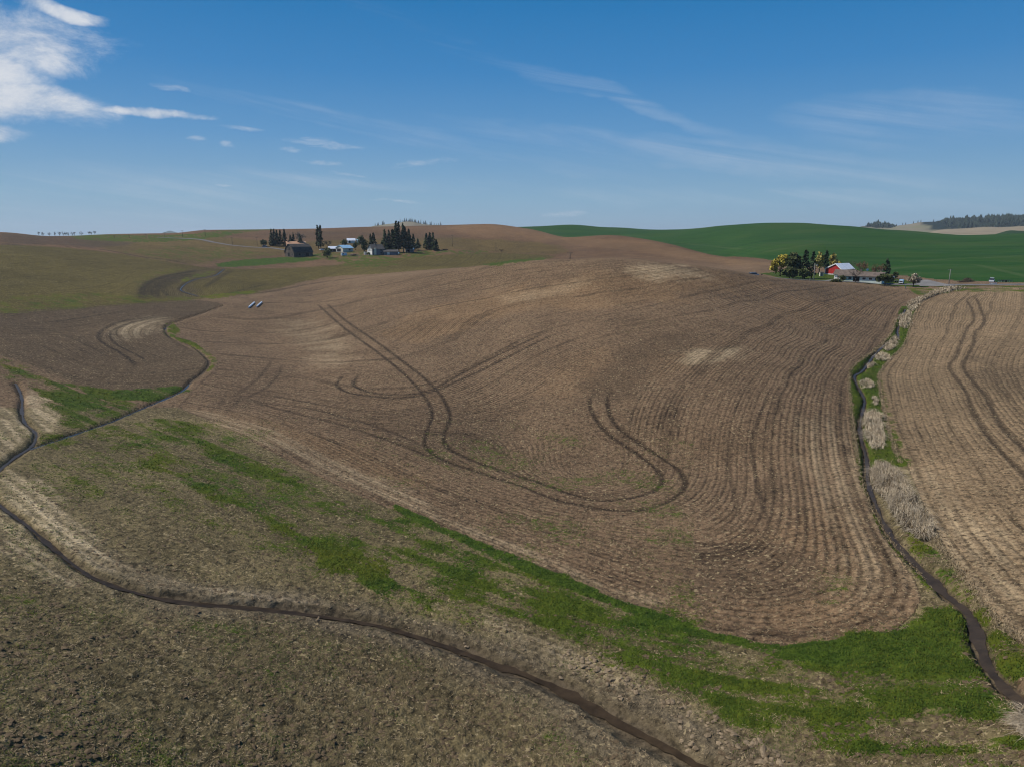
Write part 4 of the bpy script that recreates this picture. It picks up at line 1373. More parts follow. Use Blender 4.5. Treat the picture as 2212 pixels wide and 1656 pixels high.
M['tanhill'] = hill_material("dry_hill", (0.175, 0.165, 0.095), (0.20, 0.170, 0.115), (0.13, 0.13, 0.085), wood=True)
M['tanfield'] = hill_material("tan_fields", (0.235, 0.190, 0.125), (0.205, 0.165, 0.11), (0.165, 0.15, 0.085), 0.6)
M['bluehill'] = hill_material("far_mountain", (0.05, 0.075, 0.06), (0.06, 0.08, 0.07), (0.05, 0.07, 0.06))
M['greenhill'] = hill_material("far_wheat", (0.022, 0.045, 0.013), (0.024, 0.048, 0.014), (0.028, 0.05, 0.015))
rb, rbv, rbn = ridge("hills", [(1780, 505), (1834, 496), (1871, 488), (1912, 492), (1941, 488), (1971, 484), (1985, 481), (2033, 479), (2061, 478), (2116, 476), (2154, 473), (2212, 469), (2300, 463), (2500, 458), (2700, 470)], 2400, 3400, 512, M['tanhill'], wood=lambda x: np.interp(x, [1830, 1836, 1900, 1904, 1975, 1990, 2005, 2033, 2600], [1.2, .72, .72, 1.2, 1.2, .72, .48, .32, .32]))
rc, rcv, rcn = ridge("hills", [(1940, 512), (2005, 502), (2033, 496), (2079, 493.5), (2135, 490), (2160, 491), (2212, 489), (2350, 486), (2600, 500)], 1750, 2300, 516, M['tanfield'])
rd, rdv, rdn = ridge("hills", [(2120, 520), (2160, 504), (2185, 498.5), (2212, 500), (2330, 496), (2560, 512)], 1450, 1700, 520, M['greenhill'])
rh, rhv, rhn = ridge("hills", [(700, 508), (790, 493), (821, 487), (839, 485), (863, 481.5), (878, 478.5), (893, 479), (906, 483), (925, 486), (962, 488.5), (1040, 496), (1150, 508)], 1900, 2500, 508, M['tanhill'], wood=lambda x: np.full(len(x), 1.25))
rm, rmv, rmn = ridge("hills", [(325, 512), (346, 506), (357, 502), (367, 499.2), (377, 501.5), (388, 505), (402, 512)], 7000, 7600, 513, M['bluehill'])


def ridge_z(vs, n, x, y):
    """nearest-vertex height on a ridge mesh"""
    d = (vs[:, 0] - x) ** 2 + (vs[:, 1] - y) ** 2
    k = np.argsort(d)[:4]
    w = 1 / (d[k] + 1)
    return float((vs[k, 2] * w).sum() / w.sum())




# ------------------------------------------------------------------ small geometry helpers
class Geo:
    """collects faces of one mesh"""
    def __init__(s):
        s.v, s.f = [], []

    def add(s, vs, fs):
        o = len(s.v)
        s.v += [tuple(v) for v in vs]
        s.f += [tuple(o + i for i in f) for f in fs]
        return s

    def box(s, x0, x1, y0, y1, z0, z1):
        return s.add([(x0, y0, z0), (x1, y0, z0), (x1, y1, z0), (x0, y1, z0), (x0, y0, z1), (x1, y0, z1), (x1, y1, z1), (x0, y1, z1)],
                     [(0, 3, 2, 1), (4, 5, 6, 7), (0, 1, 5, 4), (1, 2, 6, 5), (2, 3, 7, 6), (3, 0, 4, 7)])

    def prism(s, prof, x0, x1):
        """profile in (y,z), counter-clockwise, swept along x"""
        n = len(prof)
        vs = [(x0, y, z) for y, z in prof] + [(x1, y, z) for y, z in prof]
        fs = [tuple(range(n - 1, -1, -1)), tuple(range(n, 2 * n))]
        for i in range(n):
            j = (i + 1) % n
            fs.append((i, j, n + j, n + i))
        return s.add(vs, fs)

    def tube(s, path, rad, sides=5):
        path = [Vector(p) for p in path]
        vs, fs = [], []
        for i, p in enumerate(path):
            a = path[max(0, i - 1)]
            b = path[min(len(path) - 1, i + 1)]
            d = (b - a)
            d = d.normalized() if d.length > 1e-6 else Vector((0, 0, 1))
            u = d.orthogonal().normalized()
            w = d.cross(u)
            r = rad[i] if hasattr(rad, '__len__') else rad
            for k in range(sides):
                an = 2 * math.pi * k / sides
                vs.append(p + (u * math.cos(an) + w * math.sin(an)) * r)
        for i in range(len(path) - 1):
            for k in range(sides):
                j = (k + 1) % sides
                fs.append((i * sides + k, i * sides + j, (i + 1) * sides + j, (i + 1) * sides + k))
        fs.append(tuple(range(sides - 1, -1, -1)))
        fs.append(tuple((len(path) - 1) * sides + k for k in range(sides)))
        return s.add(vs, fs)

    def mesh(s, name, smooth=False):
        me = bpy.data.meshes.new(name)
        me.from_pydata(s.v, [], s.f)
        if smooth:
            me.polygons.foreach_set('use_smooth', np.ones(len(me.polygons), bool))
        me.update()
        return me

    def build(s, name, mat, parent=None, smooth=False):
        return link(name, s.mesh(name, smooth), mat, parent)


def empty(name, loc, rz=0.0, label=None, cat=None, group=None):
    o = bpy.data.objects.new(name, None)
    o.empty_display_size = 0.5
    COL.objects.link(o)
    o.location = loc
    o.rotation_euler = (0, 0, rz)
    return tag(o, label, cat, group)


def S(sx):
    return sx * 0.72   # photograph pixels -> survey pixels


class Spot:
    """a place on the ground given by the photograph column and either its base row or its range"""
    def __init__(s, sx, base=None, r=None):
        if r is None:
            p = unproj([(S(sx), S(base))])[0]
            s.x, s.y = p[0], p[1]
            s.r = math.hypot(s.x, s.y)
        else:
            th = pix_tt(np.array([S(sx)]), np.array([S(base if base else 720)]))[0][0]
            s.r = r
            s.x, s.y = r * math.sin(th), r * math.cos(th)
        s.z = float(grid_z(s.x, s.y))
        s.sx = sx
        s.dist = math.sqrt(s.r ** 2 + (H - s.z) ** 2)
        s.m = s.dist / 2129.0 * (s.y / s.r) ** 2   # metres per photograph pixel

    def height(s, top):
        _, t = pix_tt(np.array([S(s.sx)]), np.array([S(top)]))
        return max(0.5, H + s.r * float(t[0]) - s.z)

    @property
    def loc(s):
        return (s.x, s.y, s.z)


# ------------------------------------------------------------------ trees
def quad_cloud(c, nrm_up, size, rng, elong=1.3):
    """leaf clumps: crumpled quads at points c (n,3)"""
    n = len(c)
    a = rng.normal(size=(n, 3))
    a /= np.linalg.norm(a, axis=1)[:, None]
    b = rng.normal(size=(n, 3))
    b -= a * (a * b).sum(1)[:, None]
    b /= np.linalg.norm(b, axis=1)[:, None]
    sz = size * (0.6 + 0.8 * rng.random((n, 1)))
    a, b = a * sz * elong, b * sz
    v = np.stack([c - a - b * .4, c + a * .1 - b, c + a, c + b * .9 - a * .1], 1)
    v += rng.normal(size=v.shape) * sz[:, None] * 0.18
    return v.reshape(-1, 3), np.arange(4 * n).reshape(-1, 4)


def conifer_meshes(h, rad, seed, bare=0.06, dens=1.0, droop=0.32, power=0.85):
    rng = np.random.default_rng(seed)
    vs, fs = [], []
    o = 0
    nl = int(max(9, h * 1.05) * dens)
    lean = rng.normal(size=2) * 0.015 * h
    for i in range(nl):
        f = (i + rng.random() * 0.7) / nl
        z = h * (bare + (1 - bare) * f)
        rr = rad * ((1 - f) ** power) * (0.62 + 0.55 * rng.random()) + 0.12
        if f < 0.12:
            rr *= 0.55 + 3.5 * f
        nb = int(7 + 3 * rng.random())
        for k in range(nb):
            if rng.random() < 0.14:
                continue
            an = 2 * math.pi * (k + rng.random() * 0.8) / nb + i
            L = rr * (0.65 + 0.6 * rng.random())
            w = 0.22 * L + 0.22
            dx, dy = math.cos(an), math.sin(an)
            c0 = np.array([lean[0] * f, lean[1] * f, z + 0.12 * L])
            c1 = c0 + np.array([dx * L * .55, dy * L * .55, -droop * L * .35])
            c2 = c0 + np.array([dx * L, dy * L, -droop * L * (0.7 + .6 * rng.random())])
            px, py = -dy, dx
            tw = (rng.random() - .5) * 0.9
            sd1 = np.array([px * w, py * w, w * tw])
            sd2 = sd1 * 0.35
            hang = np.array([0, 0, -0.22 * L - .15])
            vs += [c0, c1 - sd1 + hang * .5, c1 + sd1 + hang * .2, c2 - sd2, c2 + sd2]
            fs += [(o, o + 1, o + 2, o + 2), (o + 1, o + 3, o + 4, o + 2)]
            o += 5
    g = Geo()
    g.v = [tuple(v) for v in vs]
    g.f = [f[:3] if f[2] == f[3] else f for f in fs]
    n = int(60 * dens + h * 8)
    f = rng.random(n) ** 1.1
    an = rng.random(n) * 6.283
    q = rad * (1 - f) ** power * np.sqrt(rng.random(n)) * 0.95
    c = np.stack([lean[0] * f + q * np.cos(an), lean[1] * f + q * np.sin(an), h * (bare + (1 - bare) * f)], 1)
    v2, f2 = quad_cloud(c, 0, 0.22 + rad * 0.09, rng)
    g.add(v2, f2)
    tip = Geo()
    g.tube([(lean[0] * .93, lean[1] * .93, h * .90), (lean[0], lean[1], h * 1.02)], [0.10 + rad * .05, 0.03], 4)
    tr = Geo().tube([(0, 0, -0.4), (lean[0] * .3, lean[1] * .3, h * .4), (lean[0] * .95, lean[1] * .95, h * .95)], [0.018 * h + .06, 0.012 * h + .04, 0.03], 6)
    return g.mesh("crown"), tr.mesh("trunk", True)


def leafy_meshes(h, rad, seed, blobs=None, leaf=0.42, n=520, trunk_h=0.25, sx=1.0):
    """crown of clumps spread through several uneven lobes"""
    rng = np.random.default_rng(seed)
    if blobs is None:
        blobs = []
        k = 7
        for i in range(k):
            an = 2 * math.pi * i / k + rng.random()
            q = rad * (0.30 + 0.38 * rng.random())
            zz = h * (trunk_h + (0.92 - trunk_h) * (0.25 + 0.55 * rng.random()))
            blobs.append((q * math.cos(an) * sx, q * math.sin(an), zz, rad * (0.34 + .26 * rng.random()), h * (0.14 + .12 * rng.random())))
        blobs.append((0, 0, h * 0.80, rad * .45, h * .2))
    vs, pts = [], []
    wt = np.array([b[3] ** 2 * b[4] for b in blobs])
    wt = wt / wt.sum()
    for b, w in zip(blobs, wt):
        m = int(n * w) + 6
        d = rng.normal(size=(m, 3))
        d /= np.linalg.norm(d, axis=1)[:, None]
        q = rng.random((m, 1)) ** 0.42 * (0.8 + 0.4 * rng.random((m, 1)))
        p = d * q * np.array([b[3], b[3], b[4]]) + np.array(b[:3])
        pts.append(p)
    c = np.vstack(pts)
    c = c[c[:, 2] > 0.15]
    g = Geo()
    v2, f2 = quad_cloud(c, 0, leaf, rng)
    g.add(v2, f2)
    tr = Geo()
    top = (0, 0, h * (trunk_h + .2))
    tr.tube([(0, 0, -.4), (0.1, 0, h * trunk_h * .6), top], [0.03 * h + .08, 0.022 * h + .05, 0.012 * h + .03], 6)
    for b in blobs:
        tr.tube([(0.05, 0, h * trunk_h * (.7 + .4 * rng.random())), (b[0] * .6, b[1] * .6, (h * trunk_h + b[2]) / 2), (b[0], b[1], b[2])], [0.014 * h + .03, 0.009 * h + .02, 0.03], 4)
    return g.mesh("crown"), tr.mesh("trunk", True)


def bare_meshes(h, rad, seed, twig=0.035, mist=260, leaf=0.0, trunk_h=0.22):
    """leafless tree: trunk, limbs and a mist of twigs"""
    rng = random.Random(seed)
    tr, tw = Geo(), Geo()
    tr.tube([(0, 0, -.4), (0.05 * rad, 0, h * trunk_h), (0, 0.04 * rad, h * .45)], [0.022 * h + .06, 0.017 * h + .04, 0.010 * h + .02], 6)
    tips = []

    def grow(p, d, L, r, lev):
        q = p + d * L
        mid = p + d * L * .5 + Vector((rng.uniform(-1, 1), rng.uniform(-1, 1), rng.uniform(0, 1))) * L * .08
        (tr if lev < 2 else tw).tube([p, mid, q], [r, r * .8, r * .55], 4 if lev < 2 else 3)
        tips.append((q, d, L))
        if lev < 3:
            for _ in range(3 if lev < 2 else 2):
                nd = (d + Vector((rng.uniform(-1, 1), rng.uniform(-1, 1), rng.uniform(-.35, .7))) * .75).normalized()
                grow(p + d * L * rng.uniform(.45, 1.0), nd, L * rng.uniform(.5, .75), r * .5, lev + 1)
    nlim = 7
    for i in range(nlim):
        an = 6.283 * i / nlim + rng.uniform(-.4, .4)
        e = rng.uniform(.35, 1.2)
        d = Vector((math.cos(an) * rad / h * 2.0, math.sin(an) * rad / h * 2.0, e)).normalized()
        grow(Vector((0, 0, h * rng.uniform(trunk_h, .45))), d, h * rng.uniform(.24, .34), 0.010 * h + .02, 0)
    # twigs
    for i in range(mist):
        q, d, L = rng.choice(tips)
        p = q + Vector((rng.gauss(0, 1), rng.gauss(0, 1), rng.gauss(0, .8))) * L * .42
        if p.z > h or p.z < h * .15 or math.hypot(p.x, p.y) > rad * 1.05:
            continue
        e = (d + Vector((rng.uniform(-1, 1), rng.uniform(-1, 1), rng.uniform(-.4, .9)))).normalized() * L * rng.uniform(.35, .8)
        s_ = e.orthogonal().normalized() * twig * rng.uniform(.7, 1.6)
        tw.add([p - s_, p + s_, p + e], [(0, 1, 2)])
    return tw.mesh("crown"), tr.mesh("trunk", True)


def tree(name, label, spot, meshes, crown_mat, trunk_mat=None, group=None, cat='tree', rz=None):
    o = empty(name, spot.loc, (hash(label) % 628) / 100.0 if rz is None else rz, label, cat, group)
    link('crown', meshes[0], crown_mat, o)
    link('trunk', meshes[1], trunk_mat or M['bark'], o)
    return o


def seed_of(s):
    return sum(ord(c) * (i + 3) for i, c in enumerate(s)) % 100000


def conifer(name, label, sx, base, top, hw, mat='spruce', group=None, r=None, bare=0.05, dens=1.0, power=0.85):
    sp = Spot(sx, base, r)
    h = sp.height(top)
    return tree(name, label, sp, conifer_meshes(h, hw * 1.3 * sp.m, seed_of(label), bare, dens * 1.25, power=power), M[mat], None, group, rz=0.0)


def leafy(name, label, sx, base, top, hw, mat, group=None, r=None, leaf=0.45, n=520, trunk_h=.22, blobs=None, cat='tree', tmat=None):
    sp = Spot(sx, base, r)
    h = sp.height(top)
    bl = None
    if blobs:   # lobes in photograph pixels relative to the base: dx, dy, z, half width, half height
        bl = [(a * sp.m, b * sp.m, c * sp.m, d * sp.m, e * sp.m) for a, b, c, d, e in blobs]
    return tree(name, label, sp, leafy_meshes(h, hw * sp.m, seed_of(label), bl, leaf, n, trunk_h), M[mat], tmat, group, cat, rz=0.0)


def bare(name, label, sx, base, top, hw, mat, group=None, r=None, twig=.05, mist=300, tmat=None, cat='tree'):
    sp = Spot(sx, base, r)
    h = sp.height(top)
    return tree(name, label, sp, bare_meshes(h, hw * sp.m, seed_of(label), twig, mist), M[mat], tmat, group, cat, rz=0.0)


# -------- the farmstead on the left
_ONES = ["", "first", "second", "third", "fourth", "fifth", "sixth", "seventh", "eighth", "ninth", "tenth", "eleventh", "twelfth", "thirteenth", "fourteenth", "fifteenth", "sixteenth", "seventeenth", "eighteenth", "nineteenth"]
_TENS = {2: ("twentieth", "twenty"), 3: ("thirtieth", "thirty"), 4: ("fortieth", "forty"), 5: ("fiftieth", "fifty")}


def ordinal(k):
    if k < 20:
        return _ONES[k]
    return _TENS[k // 10][0] if k % 10 == 0 else _TENS[k // 10][1] + "-" + _ONES[k % 10]


GL = "conifers around the left farmstead"
conifer("spruce_tree", "tall dark spruce at the left end of the row behind the peach house", 816, 739, 688, 9, group=GL)
conifer("spruce_tree", "dark spruce second from the left in the row beside the peach house", 823, 738, 687.5, 8, group=GL)
conifer("spruce_tree", "broad dark spruce in the middle of the row beside the peach house", 831, 739, 691, 10, group=GL)
conifer("spruce_tree", "shorter dark spruce right of the middle of the row by the peach house", 841, 738, 691, 8, group=GL)
conifer("spruce_tree", "pointed dark spruce closest to the peach house chimney", 855, 737, 688, 9, group=GL)
leafy("evergreen_tree", "low round dark tree at the outer foot of the spruce row", 791, 741, 719, 12, 'darkleaf', n=300, trunk_h=.1)
bare("shrub", "small grey leafless shrub between the spruce row and the old barn", 839, 745, 728, 10, 'greytwig', mist=200, cat='shrub')
bare("bare_tree", "wide pale grey leafless tree rising behind the peach house", 903, 733, 696, 18, 'greytwig', twig=.10, mist=600)
conifer("spruce_tree", "small dark spruce behind the peach roof, left one of two", 872, 733, 705, 7, group=GL)
conifer("spruce_tree", "small dark spruce behind the peach roof, right one of two", 881, 733, 699, 6, group=GL)
conifer("spruce_tree", "dark conical spruce in front of the peach house and behind the old barn", 902, 741, 703, 9, group=GL)
conifer("spruce_tree", "left one of the two slender lone spruces standing by the white car", 956, 746, 676, 7, group=GL, power=.45, bare=.12)
conifer("spruce_tree", "right one of the two slender lone spruces standing by the white car", 963, 747, 676.5, 8, group=GL, power=.45, bare=.12)
bare("bare_tree", "dark brown leafless tree behind the big dark bush", 985, 748, 716, 16, 'browntwig', twig=.08, mist=420)
leafy("evergreen_bush", "big dark evergreen bush in front of the grey shed", 982, 775, 743, 16, 'darkleaf', n=480, trunk_h=.06, cat='bush')
leafy("evergreen_tree", "round dark tree behind the blue roofed garage", 1034, 737, 718, 11, 'darkleaf', n=300, trunk_h=.1)
leafy("spring_tree", "pale green budding tree left of the old grey house", 1088, 750, 706, 17, 'palegreen', n=420, leaf=.5)
leafy("spring_tree", "small pale green budding tree beside the blue roofed garage", 1066, 752, 728, 9, 'palegreen', n=240, leaf=.4)
leafy("evergreen_tree", "dark upright tree against the left wall of the old grey house", 1094, 757, 725, 9, 'darkleaf', n=300, trunk_h=.1)
conifer("spruce_tree", "dark spruce rising behind the roof of the old grey house", 1121, 752, 699, 13, group=GL)
conifer("spruce_tree", "smaller spruce left of the one behind the old grey house", 1112, 752, 703, 8, group=GL)
conifer("pine_tree", "tall shaggy pine at the left end of the big grove", 1157, 757, 690, 13, 'pine', GL, bare=.1)
conifer("pine_tree", "tall shaggy pine second from the left in the big grove", 1168, 757, 690, 11, 'pine', GL, bare=.1)
conifer("pine_tree", "dark pine in the grove leaning over the long low shed", 1179, 758, 689, 12, 'spruce', GL, bare=.1)
conifer("pine_tree", "tallest pine of the big grove, its top above the far ridge", 1189, 759, 664, 13, 'pine', GL, bare=.12)
conifer("pine_tree", "second tallest pine of the grove, right beside the tallest", 1197, 759, 667, 12, 'spruce', GL, bare=.12)
conifer("pine_tree", "tall thin pine with a bare lower trunk in the right half of the grove", 1211, 759, 670, 11, 'pine', GL, bare=.22)
conifer("pine_tree", "dark bushy pine in the grove in front of the blue shed", 1219, 759, 680, 12, 'spruce', GL, bare=.2)
conifer("pine_tree", "pine with a slanting top at the right end of the big grove", 1228, 758, 688, 11, 'pine', GL, bare=.15)
conifer("larch_tree", "lighter green conifer just right of the big grove", 1240, 754, 703, 10, 'pine', GL, bare=.08)
conifer("larch_tree", "short dark conifer with a bare foot right of the light green one", 1254, 752, 718, 9, 'spruce', GL, bare=.2)
conifer("pine_tree", "left pine of the separate clump near the lone power pole", 1280, 750, 701, 11, 'pine', GL)
conifer("pine_tree", "middle and tallest pine of the separate clump near the lone power pole", 1291, 750, 699, 12, 'pine', GL)
conifer("pine_tree", "pine right of the middle in the clump near the lone power pole", 1300, 751, 700, 11, 'pine', GL)
conifer("pine_tree", "short leaning pine at the right edge of the clump near the lone power pole", 1309, 753, 718, 9, 'spruce', GL)
leafy("evergreen_bush", "dark bush at the foot of the separate pine clump", 1303, 754, 737, 9, 'darkleaf', n=260, trunk_h=.06, cat='bush')
bare("shrub", "lone brown shrub on the slope beyond the bare hill", 1505, 758, 743, 15, 'brush', mist=320, twig=.08, cat='shrub')
leafy("bush", "small dark bush in front of the old grey house", 1107, 766, 757, 8, 'darkleaf', n=200, trunk_h=.05, leaf=.3, cat='bush')

# -------- the farmstead on the right
GR = "trees around the right farmstead"
leafy("willow_tree", "big bright yellow willow at the left end of the right farmstead", 2340, 832, 762, 30, 'yellow', GR, r=372, n=1150, leaf=.42, trunk_h=.2,
      blobs=[(-18, 0, 38, 15, 11), (-26, -2, 25, 9, 7), (-8, 4, 46, 15, 11), (4, 0, 56, 14, 10), (14, 4, 60, 10, 8), (6, -3, 40, 13, 12), (-15, 2, 19, 8, 8), (18, 2, 45, 12, 12)])
leafy("evergreen_tree", "tall dark evergreen with a rounded top right of the yellow willow", 2378, 834, 752, 20, 'darkleaf', GR, r=366, n=1200, leaf=.5, trunk_h=.1,
      blobs=[(0, 0, 68, 12, 12), (-8, 0, 50, 15, 13), (9, 0, 54, 14, 13), (0, 3, 34, 18, 14), (14, 3, 38, 12, 15), (-6, 0, 72, 8, 8)])
leafy("evergreen_tree", "low spreading dark tree in front of the yellow willow", 2368, 838, 800, 28, 'darkleaf', GR, r=358, n=1000, leaf=.42, trunk_h=.2,
      blobs=[(-14, 0, 22, 13, 9), (0, 0, 27, 14, 10), (14, 0, 24, 13, 10), (-4, -3, 14, 13, 8), (12, -3, 13, 12, 8), (-20, 0, 15, 8, 6)])
conifer("spruce_tree", "tall dark spruce in the middle of the right farm grove", 2413, 836, 751, 15, 'spruce', GR, r=366, power=.5, bare=.08)
leafy("evergreen_tree", "olive brown bushy tree at the front of the right farm grove", 2408, 838, 801, 17, 'darkleaf', GR, r=358, n=650, leaf=.42, trunk_h=.15)
conifer("spruce_tree", "slim dark spruce behind the right farm yard lamp", 2434, 834, 755, 11, 'spruce', GR, r=370, power=.5, bare=.1)
leafy("budding_tree", "ochre budding tree between two dark spruces of the right farm", 2456, 826, 757, 14, 'ochre', GR, r=395, n=620, leaf=.4, trunk_h=.25)
conifer("spruce_tree", "dark spruce behind the left corner of the red barn", 2475, 824, 752, 10, 'spruce', GR, r=408, power=.55, bare=.2)
leafy("budding_tree", "ochre and brown budding tree behind the red barn ridge", 2498, 822, 761, 16, 'ochre', GR, r=416, n=620, leaf=.45, trunk_h=.25)
leafy("shrub", "low yellow shrub behind the red barn roof", 2515, 812, 784, 13, 'yellow', GR, r=420, n=320, leaf=.4, trunk_h=.1, cat='shrub')
bare("bare_tree", "wide grey leafless tree behind the red barn roof", 2552, 822, 773, 24, 'greytwig', GR, r=412, twig=.035, mist=420)
bare("bare_tree", "dark leafless tree with spreading limbs in front of the long house", 2565, 848, 798, 24, 'browntwig', GR, r=351, twig=.035, mist=420)
bare("rusty_tree", "rust brown budding tree behind the middle of the long house", 2582, 835, 780, 18, 'rust', GR, r=392, twig=.07, mist=1500)
bare("birch_tree", "rust topped birch with a pale trunk beside the long house", 2626, 842, 789, 13, 'rust', GR, r=366, twig=.08, mist=1300, tmat=M['palebark'])
bare("birch_tree", "smaller rust birch with a pale trunk next to the bluish spruce", 2642, 840, 791, 8, 'rust', GR, r=372, twig=.07, mist=800, tmat=M['palebark'])
conifer("spruce_tree", "pointed bluish spruce at the right end of the long house", 2659, 838, 777, 13, 'spruce', GR, r=372, bare=.12, power=.6)
leafy("evergreen_tree", "dark wide topped tree with a clear trunk on the lawn right of the house", 2655, 851, 814, 27, 'darkleaf', GR, r=352, n=900, leaf=.42, trunk_h=.3,
      blobs=[(-16, 0, 26, 12, 8), (-4, 0, 30, 13, 8), (9, 0, 28, 13, 9), (19, 0, 24, 9, 8), (4, -2, 20, 14, 6), (-22, 0, 20, 8, 6)])
leafy("bush", "small dark bush beside the white tank", 2685, 840, 816, 8, 'darkleaf', GR, r=390, n=220, leaf=.35, trunk_h=.08, cat='bush')
leafy("blossom_tree", "pale blossoming tree on the lawn by the gravel drive", 2740, 855, 819, 21, 'blossom', GR, r=354, n=900, leaf=.26, trunk_h=.2)
leafy("shrub", "low rounded brown green shrub beside the farm drive", 2508, 848, 838, 20, 'darkleaf', GR, r=345, n=360, leaf=.3, trunk_h=.02, cat='shrub',
      blobs=[(-11, 0, 3.5, 9, 4), (0, 0, 5, 11, 5), (11, 0, 4, 9, 4)])
leafy("shrub", "round dark shrub at the white garage wall", 2528, 842, 826, 10, 'darkleaf', GR, r=356, n=260, leaf=.3, trunk_h=.05, cat='shrub')

# -------- the far skylines
for sx, top, w in [(117, 702, 3), (129, 700, 5), (148, 697, 6), (165, 703, 3), (179, 703, 4), (191, 697.5, 6), (198, 699, 4), (205, 703, 3), (217.5, 696, 5), (224, 701, 4), (245, 701, 6), (268, 698, 4), (274, 700, 4), (285, 699, 5)]:
    sp = Spot(sx, 708, r=815)
    k = [117, 129, 148, 165, 179, 191, 198, 205, 217.5, 224, 245, 268, 274, 285].index(sx)
    o = tree("bare_tree", ordinal(k + 1) + " tiny leafless tree from the left on the far left skyline", sp, bare_meshes(max(4.0, sp.height(top)), w * sp.m, k + 50, .09, 200, trunk_h=.02), M['browntwig'], None, "leafless trees on the far left skyline", rz=0.0)

rngf = np.random.default_rng(8)
proto_far = [conifer_meshes(13.0, 3.0, 900 + i, .05, .55) for i in range(4)]
kf = 0
for xd in list(np.sort(rngf.uniform(821, 843, 9))) + list(np.sort(rngf.uniform(872, 962, 44))):
    th = math.atan((xd - CXD) / FD / math.cos(PITCH))
    r = 2420 + rngf.uniform(-60, 60)
    x, y = r * math.sin(th), r * math.cos(th)
    z = ridge_z(rhv, rhn, x, y)
    me = proto_far[kf % 4]
    o = empty("conifer_tree", (x, y, z - .5), rngf.uniform(0, 6), ordinal(kf + 1) + " small dark conifer from the left on the far centre hill", "tree", "conifers on the far centre hill")
    s = rngf.uniform(.45, .95)
    o.scale = (s, s, s * rngf.uniform(.85, 1.2))
    link('crown', me[0], M['farforest'], o)
    link('trunk', me[1], M['bark'], o)
    kf += 1

# a wood on the right-hand ridge reads as one mass
def far_wood(name, label, vs_r, n_r, xr, fr, count, hh, seed, thresh=None, dome=None):
    rng = np.random.default_rng(seed)
    nrow = len(vs_r) // n_r
    VR = vs_r.reshape(nrow, n_r, 3)
    V, F = [], []
    o = 0
    xs = rng.uniform(xr[0], xr[1], count)
    for xd in xs:
        th = math.atan((xd - CXD) / FD / math.cos(PITCH))
        f0 = fr(xd)
        f = f0[0] + (f0[1] - f0[0]) * rng.random() ** 0.8
        thc = np.arctan2(VR[0, :, 0], VR[0, :, 1])
        i = int(np.clip(np.interp(th, thc, np.arange(n_r)), 0, n_r - 1))
        j = f * 14
        j0 = int(min(13, j))
        p = VR[j0, i] * (1 - (j - j0)) + VR[j0 + 1, i] * (j - j0)
        if thresh is not None and vnoise(np.array([p[0] / 90.0]), np.array([p[1] / 90.0]), 3)[0] < thresh:
            continue
        rr = math.hypot(p[0], p[1])
        x, y = rr * math.sin(th), rr * math.cos(th)
        h = hh * rng.uniform(.45, 1.3) * (0.85 + 1.1 * vnoise(np.array([xd / 7.0]), np.array([f * 5.0]), 14)[0])
        if dome is not None:
            h *= dome(xd)
        w = h * rng.uniform(.16, .30)
        a0 = rng.random() * 6
        ring = [(x + w * math.cos(a0 + k * 1.2566) * rng.uniform(.7, 1.2), y + w * math.sin(a0 + k * 1.2566) * rng.uniform(.7, 1.2), p[2] + h * rng.uniform(.02, .2)) for k in range(5)]
        ring2 = [(x + w * .6 * math.cos(a0 + .6 + k * 1.2566), y + w * .6 * math.sin(a0 + .6 + k * 1.2566), p[2] + h * rng.uniform(.42, .6)) for k in range(5)]
        V += ring + ring2 + [(x, y, p[2] + h)]
        for k in range(5):
            F += [(o + k, o + (k + 1) % 5, o + 5 + k), (o + (k + 1) % 5, o + 5 + (k + 1) % 5, o + 5 + k), (o + 5 + k, o + 5 + (k + 1) % 5, o + 10)]
        o += 11
    me = mesh_np(name, np.array(V), np.array(F), smooth=False)
    ob = link(name, me, M['farforest'])
    return tag(ob, label, None, None, 'stuff')


def band(x):
    lo = np.interp(x, [1982, 2005, 2033, 2079, 2135, 2212, 2500], [.90, .50, .34, .34, .34, .34, .34])
    return (lo, 1.0)


far_wood("woods", "dark wooded band along the far right ridge", rbv, rbn, (1980, 2480), band, 6500, 15, 5, -0.30, lambda x: float(np.interp(x, [1980, 2000, 2500], [.4, 1, 1])))
far_wood("woods", "dark wooded knoll beyond the green hill", rbv, rbn, (1836, 1901), lambda x: (.72, 1.0), 420, 19, 6, None, lambda x: float(np.interp(x, [1834, 1845, 1868, 1885, 1903], [.25, .7, 1.15, .95, .3])))
for k, xd in enumerate([1913, 1919, 1935, 1944, 1950, 1976]):
    th = math.atan((xd - CXD) / FD / math.cos(PITCH))
    x, y = 3390 * math.sin(th), 3390 * math.cos(th)
    me = proto_far[k % 4]
    o = empty("conifer_tree", (x, y, ridge_z(rbv, rbn, x, y) - .5), k, ordinal(k + 1) + " tiny dark tree from the left on the far tan hill", "tree", "trees on the far tan hill")
    o.scale = (1.0, 1.0, .8)
    link('crown', me[0], M['farforest'], o)
    link('trunk', me[1], M['bark'], o)


